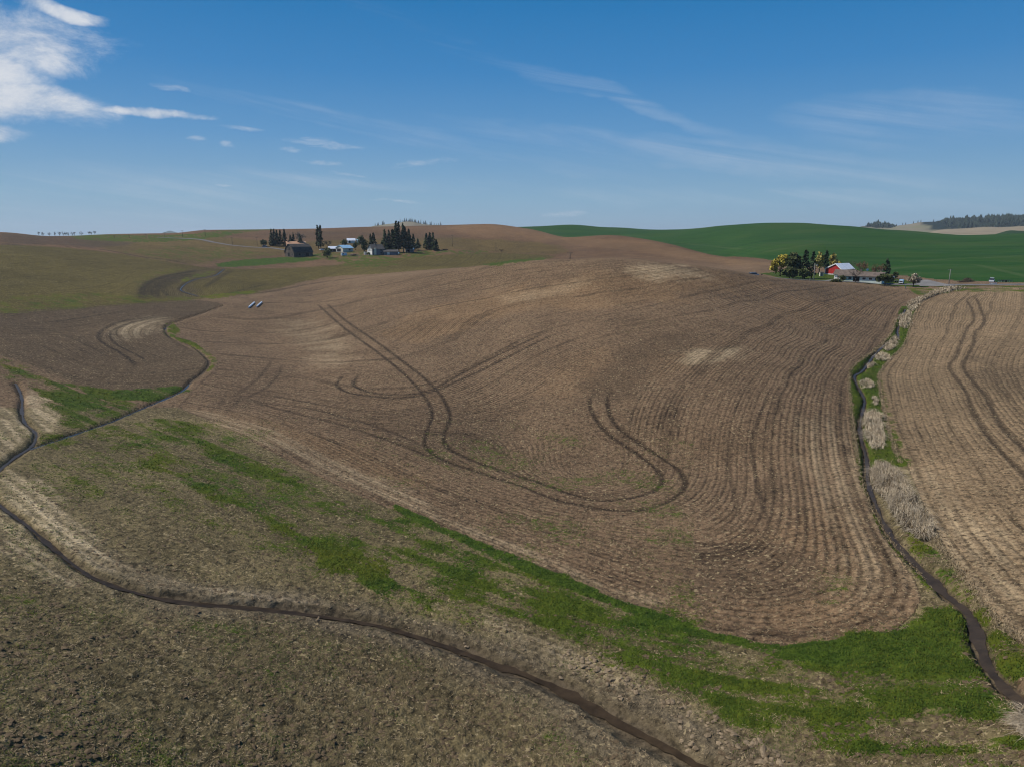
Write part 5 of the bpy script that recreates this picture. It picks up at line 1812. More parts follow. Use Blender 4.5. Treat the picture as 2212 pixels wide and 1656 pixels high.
# ------------------------------------------------------------------ buildings
def gable_roof(L, W, wh, rh, over=0.45, th=0.18, kind='gable', apex=0.0):
    g = Geo()
    if kind == 'gambrel':
        pts = [(-W / 2 - .3, wh - .25), (-W / 2 * .62, wh + rh * .64), (0, wh + rh), (W / 2 * .62, wh + rh * .64), (W / 2 + .3, wh - .25)]
    else:
        s = rh / (W / 2)
        pts = [(-W / 2 - over, wh - over * rh / (W / 2 + apex)), (apex, wh + rh), (W / 2 + over, wh - over * rh / (W / 2 - apex))]
    for a, b in zip(pts[:-1], pts[1:]):
        d = Vector((b[0] - a[0], b[1] - a[1])).normalized()
        n = Vector((-d.y, d.x)) * th
        a2, b2 = (a[0] + n.x, a[1] + n.y + .02), (b[0] + n.x, b[1] + n.y + .02)
        prof = [(a[0], a[1] + .02), (b[0], b[1] + .02), b2, a2]
        g.prism(prof, -L / 2 - over, L / 2 + over)
    return g


def gable_wall(L, W, wh, rh, kind='gable', apex=0.0):
    g = Geo()
    if kind == 'gambrel':
        prof = [(-W / 2, -.6), (W / 2, -.6), (W / 2, wh), (W / 2 * .62, wh + rh * .62), (0, wh + rh * .97), (-W / 2 * .62, wh + rh * .62), (-W / 2, wh)]
    else:
        prof = [(-W / 2, -.6), (W / 2, -.6), (W / 2, wh), (apex, wh + rh * .98), (-W / 2, wh)]
    return g.prism(prof, -L / 2, L / 2)


def opening(root, name, mat, face, L, W, u, z0, w, h, proud=.05, frame=None, pane=None):
    """a door or window set on the end (x = -L/2) or on the long side (y = -W/2)"""
    def bx(a0, a1, z0_, z1_, d0, d1):
        g = Geo()
        if face == 'end':
            g.box(-L / 2 - d1, -L / 2 - d0, a0, a1, z0_, z1_)
        else:
            g.box(a0, a1, -W / 2 - d1, -W / 2 - d0, z0_, z1_)
        return g
    o = bx(u - w / 2, u + w / 2, z0, z0 + h, -.10, proud).build(name, mat, root)
    if frame:
        g = Geo()
        t = .14
        for a0, a1, b0, b1 in [(u - w / 2 - t, u - w / 2, z0 - t, z0 + h + t), (u + w / 2, u + w / 2 + t, z0 - t, z0 + h + t), (u - w / 2, u + w / 2, z0 - t, z0), (u - w / 2, u + w / 2, z0 + h, z0 + h + t)]:
            q = bx(a0, a1, b0, b1, -.08, proud + .04)
            g.add(q.v, q.f)
        g.build('frame', frame, o)
    return o


def building(name, label, cat, sp, phi, L, W, wh, rh, wall, roof, kind='gable', apex=0.0, group=None, over=.45):
    root = empty(name, sp.loc, phi - math.atan2(sp.x, sp.y), label, cat, group)
    gable_wall(L, W, wh, rh, kind, apex).build('wall', wall, root)
    rf = gable_roof(L, W, wh, rh, over, .18, kind, apex).build('roof', roof, root)
    return root, rf


R_ = math.radians
# old gambrel barn
sp = Spot(897, 769)
b, rf = building("old_barn", "weathered grey barn with a high curved dark shingle roof", "barn", sp, R_(37), 17.5, 11.5, 3.0, 6.3, M['oldwood'], M['shingle'], 'gambrel')
opening(b, 'door', M['darkhole'], 'end', 17.5, 11.5, .6, 0, 2.6, 2.9, frame=M['greywall'])
opening(b, 'hay_door', M['darkhole'], 'end', 17.5, 11.5, -.2, 4.6, 1.6, 2.6, frame=M['greywall'])
opening(b, 'window', M['darkhole'], 'end', 17.5, 11.5, -3.6, 1.0, 1.1, 1.2, frame=M['greywall'])
opening(b, 'door', M['darkhole'], 'side', 17.5, 11.5, 3.5, 0, 3.0, 2.4)
opening(b, 'window', M['darkhole'], 'side', 17.5, 11.5, -3.5, 1.0, 1.2, 1.1)
# peach house
sp = Spot(888, 741)
b, rf = building("house", "peach walled house with an orange tan roof behind the old barn", "house", sp, R_(6), 16, 8, 2.5, 2.0, M['orangewall'], M['orangeroof'])
Geo().box(-7.2, -6.0, -1.2, -.2, 1.5, 5.8).build('chimney', M['orangewall'], rf)
opening(b, 'window', M['glass'], 'side', 16, 8, -4.5, .9, 1.5, 1.2, frame=M['trimwhite'])
opening(b, 'window', M['glass'], 'side', 16, 8, 3.0, .9, 1.5, 1.2, frame=M['trimwhite'])
opening(b, 'door', M['bark'], 'side', 16, 8, -1.0, 0, 1.0, 2.1)
# grey shed
sp = Spot(998, 756)
b, rf = building("shed", "small grey shed with a pale metal roof left of the blue roofed garage", "shed", sp, R_(8), 6.2, 5.5, 2.5, 1.7, M['greywall'], M['whiteroof'])
opening(b, 'door', M['darkhole'], 'side', 6.2, 5.5, 1.2, 0, 2.0, 2.0)
# garage
sp = Spot(1034, 756)
b, rf = building("garage", "cream garage with a light blue metal roof and a dark open doorway", "garage", sp, R_(42), 11.0, 8.6, 3.0, 2.2, M['creamwall'], M['blueroof'])
opening(b, 'door', M['darkhole'], 'end', 11, 8.6, .6, 0, 4.6, 2.6, frame=M['trimwhite'])
opening(b, 'window', M['glass'], 'side', 11, 8.6, 1.5, 1.1, 1.6, 1.0, frame=M['greywall'])
# buildings behind
sp = Spot(1054, 738, r=690)
b, rf = building("shed", "white roofed outbuilding behind the blue roofed garage", "shed", sp, R_(4), 7.0, 5.5, 2.3, 1.8, M['whitewall'], M['whiteroof'])
opening(b, 'door', M['darkhole'], 'side', 7, 5.5, -1.5, 0, 1.4, 2.0)
sp = Spot(1076, 738, r=690)
b, rf = building("shed", "tiny teal roofed shed right of the white roofed outbuilding", "shed", sp, R_(20), 3.4, 3.0, 2.3, 1.0, M['whitewall'], M['tealroof'])
# camper
sp = Spot(1032, 769)
cp_ = empty("camper_trailer", sp.loc, R_(25), "small white and blue camper trailer parked on the grass by the garage", "trailer")
Geo().prism([(-1.15, .45), (1.15, .45), (1.2, 1.6), (.95, 2.5), (-.95, 2.5), (-1.2, 1.6)], -2.1, 2.1).build('body', M['carwhite'], cp_)
Geo().box(-1.6, 1.6, -1.235, -1.17, .5, 1.35).build('side_panel', M['blueroof'], cp_)
Geo().box(-1.1, -.2, -1.22, -1.1, 1.55, 2.1).build('window', M['glass'], cp_)
Geo().tube([(2.1, 0, .55), (3.1, 0, .5)], .06).build('drawbar', M['steel'], cp_)
for sy in (-1, 1):
    Geo().tube([(0, sy * 1.0 - .1, .32), (0, sy * 1.0 + .1, .32)], .32, 10).build('wheel', M['rubber'], cp_)
# old grey house with pale front
sp = Spot(1128, 765)
b, rf = building("house", "old two storey grey house with a dark roof among the pines", "house", sp, R_(28), 10.5, 8.0, 4.6, 3.2, M['bluewall'], M['greyroof'])
Geo().box(-1.2, -.3, -.5, .5, 6.0, 9.0).build('chimney', M['greywall'], rf)
Geo().box(-5.33, -5.27, -3.9, 3.9, .0, 4.5).build('front_panel', M['whitewall'], b)
opening(b, 'door', M['darkhole'], 'end', 10.5, 8, 1.6, 0, 1.1, 2.1, proud=.12, frame=M['trimwhite'])
for u in (-2.2, .0, 2.4):
    opening(b, 'window', M['glass'], 'end', 10.5, 8, u, 2.9, 1.0, 1.3, proud=.12, frame=M['trimwhite'])
opening(b, 'window', M['glass'], 'side', 10.5, 8, 2.5, 2.8, 1.0, 1.3, frame=M['greywall'])
opening(b, 'window', M['glass'], 'side', 10.5, 8, 2.5, .8, 1.2, 1.3, frame=M['greywall'])
g = Geo().box(-3.6, -2.0, -4.6, -4.003, 0, 5.2)
g.build('porch', M['creamwall'], b)
# long low shed
sp = Spot(1171, 765)
b, rf = building("shed", "long low blue grey shed with a pale roof and a white door under the pines", "shed", sp, R_(14), 11.5, 6.0, 2.4, 1.3, M['bluewall'], M['greyroof'])
opening(b, 'door', M['whitewall'], 'side', 11.5, 6, -2.2, 0, 2.0, 2.1)
# white outhouse
sp = Spot(1096, 765)
b, rf = building("outhouse", "tiny white outhouse left of the old grey house", "shed", sp, R_(20), 1.8, 1.7, 2.0, .6, M['whitewall'], M['greyroof'], over=.2)
opening(b, 'door', M['greywall'], 'end', 1.8, 1.7, 0, 0, .8, 1.8)
# blue shed behind the pine trunks
sp = Spot(1229, 757)
b, rf = building("shed", "blue grey shed half hidden behind the pine trunks", "shed", sp, R_(10), 6.2, 4.5, 2.1, .9, M['bluewall'], M['blueroof'])
opening(b, 'door', M['darkhole'], 'side', 6.2, 4.5, -1.2, 0, 1.6, 1.9)
# red barn
sp = Spot(2517, 827, r=397)
b, rf = building("red_barn", "red barn with white trim and a pale metal roof", "barn", sp, R_(56), 11.5, 10.5, 3.4, 3.3, M['redwall'], M['whiteroof'], apex=-1.4, over=.4)
b.scale = (.88, .88, .80)
g = Geo()
g.box(-5.82, -5.72, -5.26, -4.85, -.1, 3.3).box(-5.82, -5.72, 4.85, 5.26, -.1, 3.3).box(-5.83, -5.73, -5.2, 5.2, -.1, .35)
for a, c in [((-5.4, 3.25), (-1.4, 6.7)), ((-1.4, 6.7), (5.4, 3.25))]:
    g.prism([(a[0], a[1] - .38), (c[0], c[1] - .38), c, a], -6.22, -6.1)
g.build('trim', M['trimwhite'], b)
opening(b, 'door', M['redwall'], 'end', 11.5, 10.5, .6, .4, 4.2, 2.8, proud=.08)
opening(b, 'opening', M['darkhole'], 'side', 11.5, 10.5, 0, 0, 10.4, 2.9, proud=.03)
# long white house
sp = Spot(2585, 842, r=362)
b, rf = building("house", "long low white house with a brown roof right of the red barn", "house", sp, R_(-9), 17.5, 8.5, 2.6, 1.6, M['mintwall'], M['tanroof'], over=.7)
opening(b, 'porch', M['darkhole'], 'side', 17.5, 8.5, -1.6, 0, 2.7, 2.25, proud=.03)
for u in (-6.8, -4.2, 1.6, 4.2, 6.6):
    opening(b, 'window', M['glass'], 'side', 17.5, 8.5, u, 1.05, 1.3, .95, frame=M['trimwhite'])
Geo().box(-1.0, -.2, -.4, .4, 3.2, 5.4).build('chimney', M['tanroof'], rf)
sp = Spot(2535, 841, r=369)
b, rf = building("garage", "white garage wing with a brown roof at the left end of the long house", "garage", sp, R_(-9), 8.2, 8.5, 2.6, 1.75, M['whitewall'], M['tanroof'], over=.5)
opening(b, 'door', M['greywall'], 'side', 8.2, 8.5, -.4, 0, 4.6, 2.1)
# small tan pump house
sp = Spot(2464, 826, r=385)
b, rf = building("pump_house", "tiny tan pump house left of the red barn", "shed", sp, R_(15), 1.6, 1.5, 1.7, .35, M['creamwall'], M['greyroof'], over=.12)
opening(b, 'door', M['greywall'], 'side', 1.6, 1.5, 0, 0, .8, 1.5)


# ------------------------------------------------------------------ vehicles and yard things
def car(name, label, sp, rz, body, L=4.3, W=1.75, suv=False, cat='car', group=None):
    o = empty(name, sp.loc, rz, label, cat, group)
    hb = .95 if not suv else 1.1
    ht = 1.45 if not suv else 1.8
    prof = [(-W / 2, .32), (W / 2, .32), (W / 2 + .02, .6), (W / 2 - .04, hb), (-W / 2 + .04, hb), (-W / 2 - .02, .6)]
    Geo().prism(prof, -L / 2, L / 2).build('body', body, o)
    g = Geo()
    x0, x1 = (-L * .30, L * .24) if not suv else (-L * .46, L * .22)
    vs = [(x0 - .25, -W / 2 + .08, hb), (x1 + .45, -W / 2 + .08, hb), (x1 + .45, W / 2 - .08, hb), (x0 - .25, W / 2 - .08, hb),
          (x0 + .1, -W / 2 + .22, ht), (x1 - .1, -W / 2 + .22, ht), (x1 - .1, W / 2 - .22, ht), (x0 + .1, W / 2 - .22, ht)]
    g.add(vs, [(4, 5, 6, 7), (0, 1, 5, 4), (1, 2, 6, 5), (2, 3, 7, 6), (3, 0, 4, 7)])
    g.build('cabin', M['glass'], o)
    Geo().box(x0 + .05, x1 - .05, -W / 2 + .2, W / 2 - .2, ht + .002, ht + .06).build('roof', body, o)
    for sx_ in (-.31, .31):
        for sy_ in (-1, 1):
            Geo().tube([(sx_ * L, sy_ * (W / 2 - .18), .33), (sx_ * L, sy_ * (W / 2 + .03), .33)], .33, 10).build('wheel', M['rubber'], o)
    return o


car("parked_car", "white car parked by the two slender lone spruces", Spot(965, 752), R_(60), M['carwhite'])
car("parked_car", "silver car at the foot of the low round tree beside the left road", Spot(794, 742), R_(10), M['carsilver'])
car("parked_car", "dark silver car on the road left of the yellow willow", Spot(2261, 830, r=333), R_(15), M['carsilver'], suv=True)
# white and blue box truck
def box_truck(label, sp, rz, boxmat):
    o = empty("box_truck", sp.loc, rz, label, "truck")
    o.scale = (.72, .8, .8)
    Geo().box(-1.9, 1.0, -1.05, 1.05, .75, 2.6).build('box', boxmat, o)
    Geo().prism([(-1.0, .5), (1.0, .5), (1.0, 1.3), (.85, 2.0), (-.85, 2.0), (-1.0, 1.3)], 1.05, 2.6).build('cab', M['carwhite'], o)
    Geo().box(2.58, 2.64, -.8, .8, 1.25, 1.85).build('windscreen', M['glass'], o)
    Geo().box(-1.9, 2.6, -.9, .9, .45, .74).build('chassis', M['cardark'], o)
    for x in (-1.2, 1.9):
        for y in (-.95, .95):
            Geo().tube([(x, y - .12, .4), (x, y + .12, .4)], .4, 10).build('wheel', M['rubber'], o)
    return o


box_truck("small white truck with a pale blue box near the blossoming tree", Spot(2705, 841, r=365), R_(235), M['blueroof'])
sp = Spot(2974, 857, r=383)
o = car("pickup_truck", "white pickup parked beyond the right road near the wheat", sp, R_(52), M['carwhite'], 4.6, 1.85, True, 'truck')
# propane tank
sp = Spot(2676, 828, r=385)
o = empty("propane_tank", sp.loc, R_(10), "white propane tank behind the dark lawn tree", "tank")
Geo().tube([(-1.35, 0, .95), (-1.15, 0, .95), (1.15, 0, .95), (1.35, 0, .95)], [.22, .55, .55, .22], 12).build('tank', M['carwhite'], o, True)
for x in (-.8, .8):
    Geo().box(x - .1, x + .1, -.4, .4, -.1, .55).build('leg', M['steel'], o)
# low flat trailer
sp = Spot(2691, 838, r=372)
o = empty("flat_trailer", sp.loc, R_(5), "low grey flat trailer left of the small white truck", "trailer")
Geo().box(-1.6, 1.6, -.9, .9, .55, .75).build('deck', M['greywall'], o)
Geo().tube([(1.6, 0, .6), (2.6, 0, .5)], .06).build('drawbar', M['steel'], o)
for y in (-.8, .8):
    Geo().tube([(0, y - .1, .3), (0, y + .1, .3)], .3, 10).build('wheel', M['rubber'], o)
# satellite dish
sp = Spot(2600, 826, r=378)
o = empty("satellite_dish", sp.loc, 0, "small white satellite dish on a pole behind the long house", "dish")
hh = sp.height(809)
Geo().tube([(0, 0, -.2), (0, 0, hh)], .05).build('pole', M['steel'], o)
g = Geo()
rim = [(.62 * math.cos(a), -.12 - .25, hh + .62 * math.sin(a)) for a in np.linspace(0, 6.283, 13)[:-1]]
g.add(rim + [(0, -.05, hh)], [(i, (i + 1) % 12, 12) for i in range(12)])
g.build('dish', M['carwhite'], o)


def pole(label, sp, h, arms=1, mat='polewood', group=None, lamp=False):
    o = empty("utility_pole", sp.loc, R_(12), label, "pole", group)
    Geo().tube([(0, 0, -.8), (0, 0, h * .5), (0, 0, h)], [.19, .16, .12], 7).build('post', M[mat], o, True)
    for k in range(arms):
        z = h - .35 - .9 * k
        a = Geo().box(-1.15, 1.15, -.16, -.04, z - .07, z + .07).build('crossarm', M[mat], o)
        for x in (-1.0, -.4, .4, 1.0):
            Geo().tube([(x, -.1, z + .07), (x, -.1, z + .3)], .05, 5).build('insulator', M['cardark'], a)
    if lamp:
        Geo().tube([(0, 0, h - 1.0), (.5, -.2, h - .7), (.9, -.3, h - .8)], .05, 5).build('lamp_arm', M['steel'], o)
        Geo().tube([(.75, -.3, h - .95), (1.05, -.3, h - .75)], [.28, .1], 8).build('lamp', M['carwhite'], o)
    return o


GP = "power poles"
for sx, bs, tp, lb in [(343, 715, 706, "short far power pole at the left end of the line on the green strip"),
                       (388, 715, 704, "second far power pole of the line on the green strip"),
                       (438.6, 715, 703, "third far power pole of the line on the green strip"),
                       (495, 713, 697, "power pole in front of the small blue mountain"),
                       (548, 712, 692, "power pole on the skyline right of the small blue mountain"),
                       (616, 710, 688.5, "power pole standing on the green crest above the left road"),
                       (697, 736, 713, "power pole beside the bend of the left road"),
                       (772, 739, 712, "power pole left of the spruce row"),
                       (1357, 740, 706.5, "dark lone power pole right of the separate pine clump"),
                       (1488, 754, 729, "thin power pole by the lone brown shrub"),
                       (1710, 778, 757, "thin power pole on the brown slope behind the bare hill")]:
    sp = Spot(sx, bs)
    pole(lb, sp, sp.height(tp), 1, 'polewood', GP)
sp = Spot(2441, 841, r=352)
pole("grey pole with a white yard lamp beside the right farm grove", sp, sp.height(790), 0, 'polewood2', GP, True)
sp = Spot(2846, 858, r=373)
pole("tall pale power pole at the mouth of the gravel drive", sp, sp.height(808), 1, 'polewood2', GP)
# mast on the far hill
th = math.atan((875 - CXD) / FD / math.cos(PITCH))
x, y = 2470 * math.sin(th), 2470 * math.cos(th)
o = empty("radio_mast", (x, y, ridge_z(rhv, rhn, x, y)), 0, "thin mast on top of the far centre hill", "mast")
Geo().tube([(0, 0, -1), (0, 0, 19)], [.5, .25], 5).build('post', M['steel'], o)
for z in (10, 14, 17):
    Geo().box(-1.6, 1.6, -.15, .15, z - .15, z + .15).build('crossarm', M['steel'], o)

# mailbox, posts
sp = Spot(2285, 833, r=331)
o = empty("mailbox", sp.loc, 0, "dark mailbox on a post beside the road left of the willow", "mailbox")
Geo().box(-.07, .07, -.07, .07, -.3, 1.05).build('post', M['polewood'], o)
g = Geo().prism([(-.16, 1.05), (.16, 1.05), (.16, 1.25), (.1, 1.36), (-.1, 1.36), (-.16, 1.25)], -.3, .3)
g.build('box', M['mailbox'], o)
for sx, bs, r, lab, mt in [(2430, 845, 338, "pale marker post at the field edge below the yard lamp", 'polewood2'), (2717, 857, 346, "short teal post on the lawn left of the blossoming tree", 'tealpost')]:
    sp = Spot(sx, bs, r)
    o = empty("marker_post", sp.loc, 0, lab, "post")
    Geo().box(-.09, .09, -.09, .09, -.3, 1.15).build('post', M[mt], o)
    Geo().box(-.12, .12, -.12, .12, 1.152, 1.22).build('cap', M[mt], o)

# two pale pipes lying in the field
for x0, y0, x1, y1, lab in [(537.5, 666.5, 549.5, 655.5, "pale blue irrigation pipe lying in the field, the longer left one of a pair"), (555, 664.5, 565.5, 655, "pale blue irrigation pipe lying in the field, the shorter right one of a pair")]:
    a, c = unproj([(x0, y0), (x1, y1)])
    mid = (a + c) / 2
    dv = c - a
    L = float(np.hypot(dv[0], dv[1]))
    o = empty("irrigation_pipe", (mid[0], mid[1], float(grid_z(mid[0], mid[1])) + .15), math.atan2(dv[1], dv[0]), lab, "pipe", "pale pipes lying in the field")
    sl = math.atan2(float(grid_z(c[0], c[1]) - grid_z(a[0], a[1])), L)
    o.rotation_euler = (0, -sl, math.atan2(dv[1], dv[0]))
    rp = .29
    n = 12
    g = Geo()
    ring = []
    for (x, rr) in [(-L / 2, rp), (L / 2, rp), (L / 2, rp * .85), (-L / 2, rp * .85)]:
        ring.append([(x, rr * math.cos(6.283 * k / n), rr * math.sin(6.283 * k / n) + rp) for k in range(n)])
    vs = sum(ring, [])
    fs = []
    for q in range(4):
        q2 = (q + 1) % 4
        for k in range(n):
            k2 = (k + 1) % n
            fs.append((q * n + k, q * n + k2, q2 * n + k2, q2 * n + k))
    g.add(vs, fs)
    g.build('shell', M['pipe'], o, False)
    for x in (-L / 2 + .15, 0, L / 2 - .15):
        Geo().tube([(x - .12, 0, rp), (x + .12, 0, rp)], rp * 1.06, 12).build('collar', M['pipe'], o)

# logs
sp = Spot(1336, 751)
for k, (dy, ln, rz) in enumerate([(0, 4.6, .1), (.9, 3.8, -.15)]):
    o = empty("log", (sp.x + k * .5, sp.y + dy, float(grid_z(sp.x, sp.y + dy))), rz, ["longer dark log lying on the grass right of the pine clump", "shorter dark log lying behind the longer one near the pine clump"][k], "log", "logs by the pine clump")
    Geo().tube([(-ln / 2, 0, .3), (0, .05, .34), (ln / 2, 0, .3)], [.36, .33, .26], 9).build('bark_body', M['bark'], o, True)
    Geo().tube([(ln * .1, 0, .45), (ln * .18, .1, 1.0)], [.1, .04], 5).build('stub', M['bark'], o)

# heaps: brush pile by the right road, scrap boards by the camper
def heap(name, label, sp, w, h, n, mat, seed, lmin=.8, lmax=2.4, r=.06, cat='pile'):
    rng = random.Random(seed)
    o = empty(name, sp.loc, 0, label, cat)
    for part, cnt in (('branches', n), ('twigs', n * 2)):
        g = Geo()
        for _ in range(cnt):
            x = rng.gauss(0, .42) * w
            q = max(0, 1 - (x / w) ** 2)
            z = rng.random() * h * q
            y = rng.gauss(0, .35) * w * .5
            L = rng.uniform(lmin, lmax) * (1 if part == 'branches' else .7)
            d = Vector((rng.uniform(-1, 1), rng.uniform(-1, 1), rng.uniform(-.2, .8))).normalized() * L * .5
            p = Vector((x, y, z + .1))
            rr = r if part == 'branches' else r * .5
            g.tube([p - d, p + d], [rr, rr * .5], 3)
        g.build(part, mat, o)
    return o


heap("brush_pile", "brown brush pile beyond the right road", Spot(2900, 863, r=382), 3.0, 1.7, 90, M['brush'], 3)
heap("brush_pile", "low scattered brush heap left of the taller brush pile by the right road", Spot(2884, 863, r=380), 2.2, .5, 60, M['brush'], 4)
heap("scrap_pile", "long grey heap of scrap boards right of the camper trailer", Spot(1062, 768), 3.6, 1.1, 90, M['greywall'], 5, r=.11)
# a harrow parked beyond the road
sp = Spot(3012, 858, r=384)
o = empty("harrow", sp.loc, R_(4), "long dark harrow frame parked beyond the right road beside the white pickup", "harrow")
g = Geo()
for y in (-.8, 0, .8):
    g.box(-3.2, 3.2, y - .06, y + .06, .62, .74)
g.build('frame', M['cardark'], o)
for k in range(9):
    x = -3.0 + k * .75
    Geo().box(x - .05, x + .05, -.9, .9, .741, .82).build('crossbar', M['cardark'], o)
    g = Geo()
    for y in (-.8, 0, .8):
        g.tube([(x, y, .62), (x + .1, y, .3), (x + .2, y, -.05)], .04, 4)
    g.build('tine', M['steel'], o)
for y in (-.9, .9):
    Geo().tube([(0, y - .1, .4), (0, y + .1, .4)], .4, 10).build('wheel', M['rubber'], o)
# culvert pipe by the road
sp = Spot(2978, 866, r=374)
o = empty("culvert_pipe", (sp.x, sp.y, sp.z + .1), R_(3), "thin pale pipe lying on the verge of the right road", "pipe")
Geo().tube([(-1.6, 0, .2), (1.6, 0, .2)], .18, 10).build('shell', M['whiteroof'], o, True)
for x in (-1.5, 1.5):
    Geo().tube([(x - .1, 0, .2), (x + .1, 0, .2)], .22, 10).build('collar', M['steel'], o, True)
# small blue barrel by the grove
sp = Spot(1197, 763)
o = empty("barrel", sp.loc, 0, "small pale blue barrel on the grass at the foot of the grove", "barrel")
Geo().tube([(0, 0, -.05), (0, 0, .1), (0, 0, .6), (0, 0, 1.1)], [.42, .46, .48, .44], 12).build('drum', M['blueroof'], o, True)
Geo().tube([(0, 0, 1.1), (0, 0, 1.16)], [.40, .38], 12).build('lid', M['steel'], o)


# ------------------------------------------------------------------ reeds, grasses, straw and clods
def blades(base_xyz, length, width, rng, lean=.5, bend=.5, dirv=None, seg=2):
    """curved tapering blades; returns verts, faces (quads + tip)"""
    n = len(base_xyz)
    an = rng.random(n) * 6.283 if dirv is None else dirv + rng.normal(size=n) * .6
    L = length * (0.6 + .7 * rng.random(n))
    ln = lean * (0.3 + rng.random(n))
    dx, dy = np.cos(an), np.sin(an)
    wx, wy = -dy * width * .5, dx * width * .5
    b = base_xyz
    m = b + np.stack([dx * L * ln * .35, dy * L * ln * .35, L * .6 * np.cos(ln * .7)], 1)
    tip = b + np.stack([dx * L * (ln * .9 + bend * .25), dy * L * (ln * .9 + bend * .25), L * (1 - .35 * bend - .4 * ln)], 1)
    tip[:, 2] = np.maximum(tip[:, 2], b[:, 2] + .05)
    w = np.stack([wx, wy, np.zeros(n)], 1)
    V = np.stack([b - w, b + w, m + w * .8, m - w * .8, tip], 1).reshape(-1, 3)
    k = np.arange(n) * 5
    q = np.stack([k, k + 1, k + 2], 1)
    q2 = np.stack([k, k + 2, k + 3], 1)
    q3 = np.stack([k + 3, k + 2, k + 4], 1)
    return V, np.vstack([q, q2, q3])


def scatter_poly(poly, n, rng):
    poly = np.asarray(poly)
    lo, hi = poly.min(0), poly.max(0)
    out = []
    cl = np.vstack([poly, poly[:1]])
    while sum(len(o) for o in out) < n:
        q = lo + (hi - lo) * rng.random((n * 3, 2))
        ins = np.zeros(len(q), bool)
        for a, c in zip(cl[:-1], cl[1:]):
            cc = (a[1] > q[:, 1]) != (c[1] > q[:, 1])
            with np.errstate(divide='ignore', invalid='ignore'):
                xx = (c[0] - a[0]) * (q[:, 1] - a[1]) / (c[1] - a[1]) + a[0]
            ins ^= cc & (q[:, 0] < xx)
        if not ins.any():
            break
        out.append(q[ins])
    return np.vstack(out)[:n]


rng = np.random.default_rng(77)
GRD = "dry reed clumps along the right stream"
REEDS = [
    ([(1898, 998), (1920, 1000), (1945, 1030), (1975, 1075), (2005, 1120), (2018, 1150), (2000, 1170), (1960, 1150), (1935, 1120), (1915, 1085), (1885, 1045), (1880, 1015)], 5200, 1.5, "largest pale dry reed bed, beside the dark stream below the middle of the right ditch"),
    ([(1868, 892), (1885, 888), (1902, 905), (1910, 940), (1908, 968), (1885, 968), (1872, 945), (1866, 915)], 2400, 1.4, "tall dry reed clump above the largest reed bed, on the right bank"),
    ([(1857, 825), (1872, 820), (1890, 832), (1880, 838), (1862, 836)], 500, 1.0, "low wide dry reed patch just below the stream bend"),
    ([(1883, 858), (1893, 856), (1898, 870), (1888, 876)], 220, .9, "smallest dry reed tuft in the middle of the green ditch"),
    ([(1888, 768), (1905, 762), (1922, 772), (1918, 780), (1895, 778)], 620, 1.2, "greyish dry reed patch at the right edge of the ditch bend"),
    ([(1872, 785), (1886, 780), (1890, 790), (1876, 794)], 240, .9, "small dry reed tuft left of the greyish patch at the ditch bend"),
    ([(1908, 748), (1922, 732), (1938, 726), (1940, 742), (1926, 756), (1910, 758)], 800, 1.3, "dry reed clump on the inside of the upper stream bend"),
    ([(1943, 682), (1955, 674), (1968, 676), (1966, 700), (1955, 712), (1942, 700)], 1100, 1.5, "tall dry reed clump where the upper ditch widens"),
    ([(1962, 668), (1960, 655), (1985, 645), (1990, 650), (1978, 668), (1966, 674)], 900, 1.5, "dry reed clump at the start of the reed strip towards the road"),
    ([(2186, 1556), (2212, 1540), (2260, 1560), (2260, 1610), (2205, 1596)], 900, 1.2, "pale dry grass clump at the corner of the bright green meadow"),
]
for poly, n, hh, lab in REEDS:
    pw = wl(poly + [poly[0]], 2)[:-1]
    q = scatter_poly(pw, n, rng)
    o = empty("reed_clump", (float(q[:, 0].mean()), float(q[:, 1].mean()), float(grid_z(q[:, 0].mean(), q[:, 1].mean()))), 0, lab, "reeds", GRD)
    z = grid_z(q[:, 0], q[:, 1]) - .05
    rr = float(np.hypot(q[:, 0], q[:, 1]).mean())
    base = np.stack([q[:, 0], q[:, 1], z], 1) - np.array(o.location)
    clmp = fbm(q[:, 0] / 1.3, q[:, 1] / 1.3, 9, 2)
    dr_ = 9.0 * fbm(q[:, 0] / 1.6, q[:, 1] / 1.6, 19, 2)
    V, F = blades(base, hh * 0.86 * (1 + .9 * clmp), max(.05, rr * .00050), rng, 1.0, 1.0, dr_)
    V = V.reshape(-1, 5, 3)[: int(n * .8)].reshape(-1, 3)
    F = F[(F < len(V)).all(1)]
    link('leaves', mesh_np('leaves', V, F, False), M['reed'], o)
    k = max(30, n // 9)
    st = base[:k]
    V, F = blades(st, np.full(k, hh * 1.1), max(.03, rr * .00025), rng, .35, .3)
    link('stems', mesh_np('stems', V, F, False), M['straw'], o)

# the reed strip running towards the road
strip = wl([(1965, 660), (1990, 648), (2020, 636), (2040, 630), (2064, 624)], 8)
strip = resample(strip, .35)
n = 3200
k = rng.integers(0, len(strip), n)
wid = np.interp(k, [0, len(strip) * .55, len(strip) * .8, len(strip)], [.9, 1.0, 3.0, 3.6])
q = strip[k] + rng.normal(size=(n, 2)) * (wid * .5)[:, None]
o = empty("reed_clump", (float(q[:, 0].mean()), float(q[:, 1].mean()), float(grid_z(q[:, 0].mean(), q[:, 1].mean()))), 0, "long strip of pale dry reeds leading up to the right road", "reeds", GRD)
base = np.stack([q[:, 0], q[:, 1], grid_z(q[:, 0], q[:, 1]) - .05], 1) - np.array(o.location)
V, F = blades(base, np.full(n, 1.7), .13, rng, .6, .7)
link('leaves', mesh_np('leaves', V, F, False), M['reed'], o)
V, F = blades(base[:300], np.full(300, 1.8), .10, rng, .3, .3)
link('stems', mesh_np('stems', V, F, False), M['straw'], o)


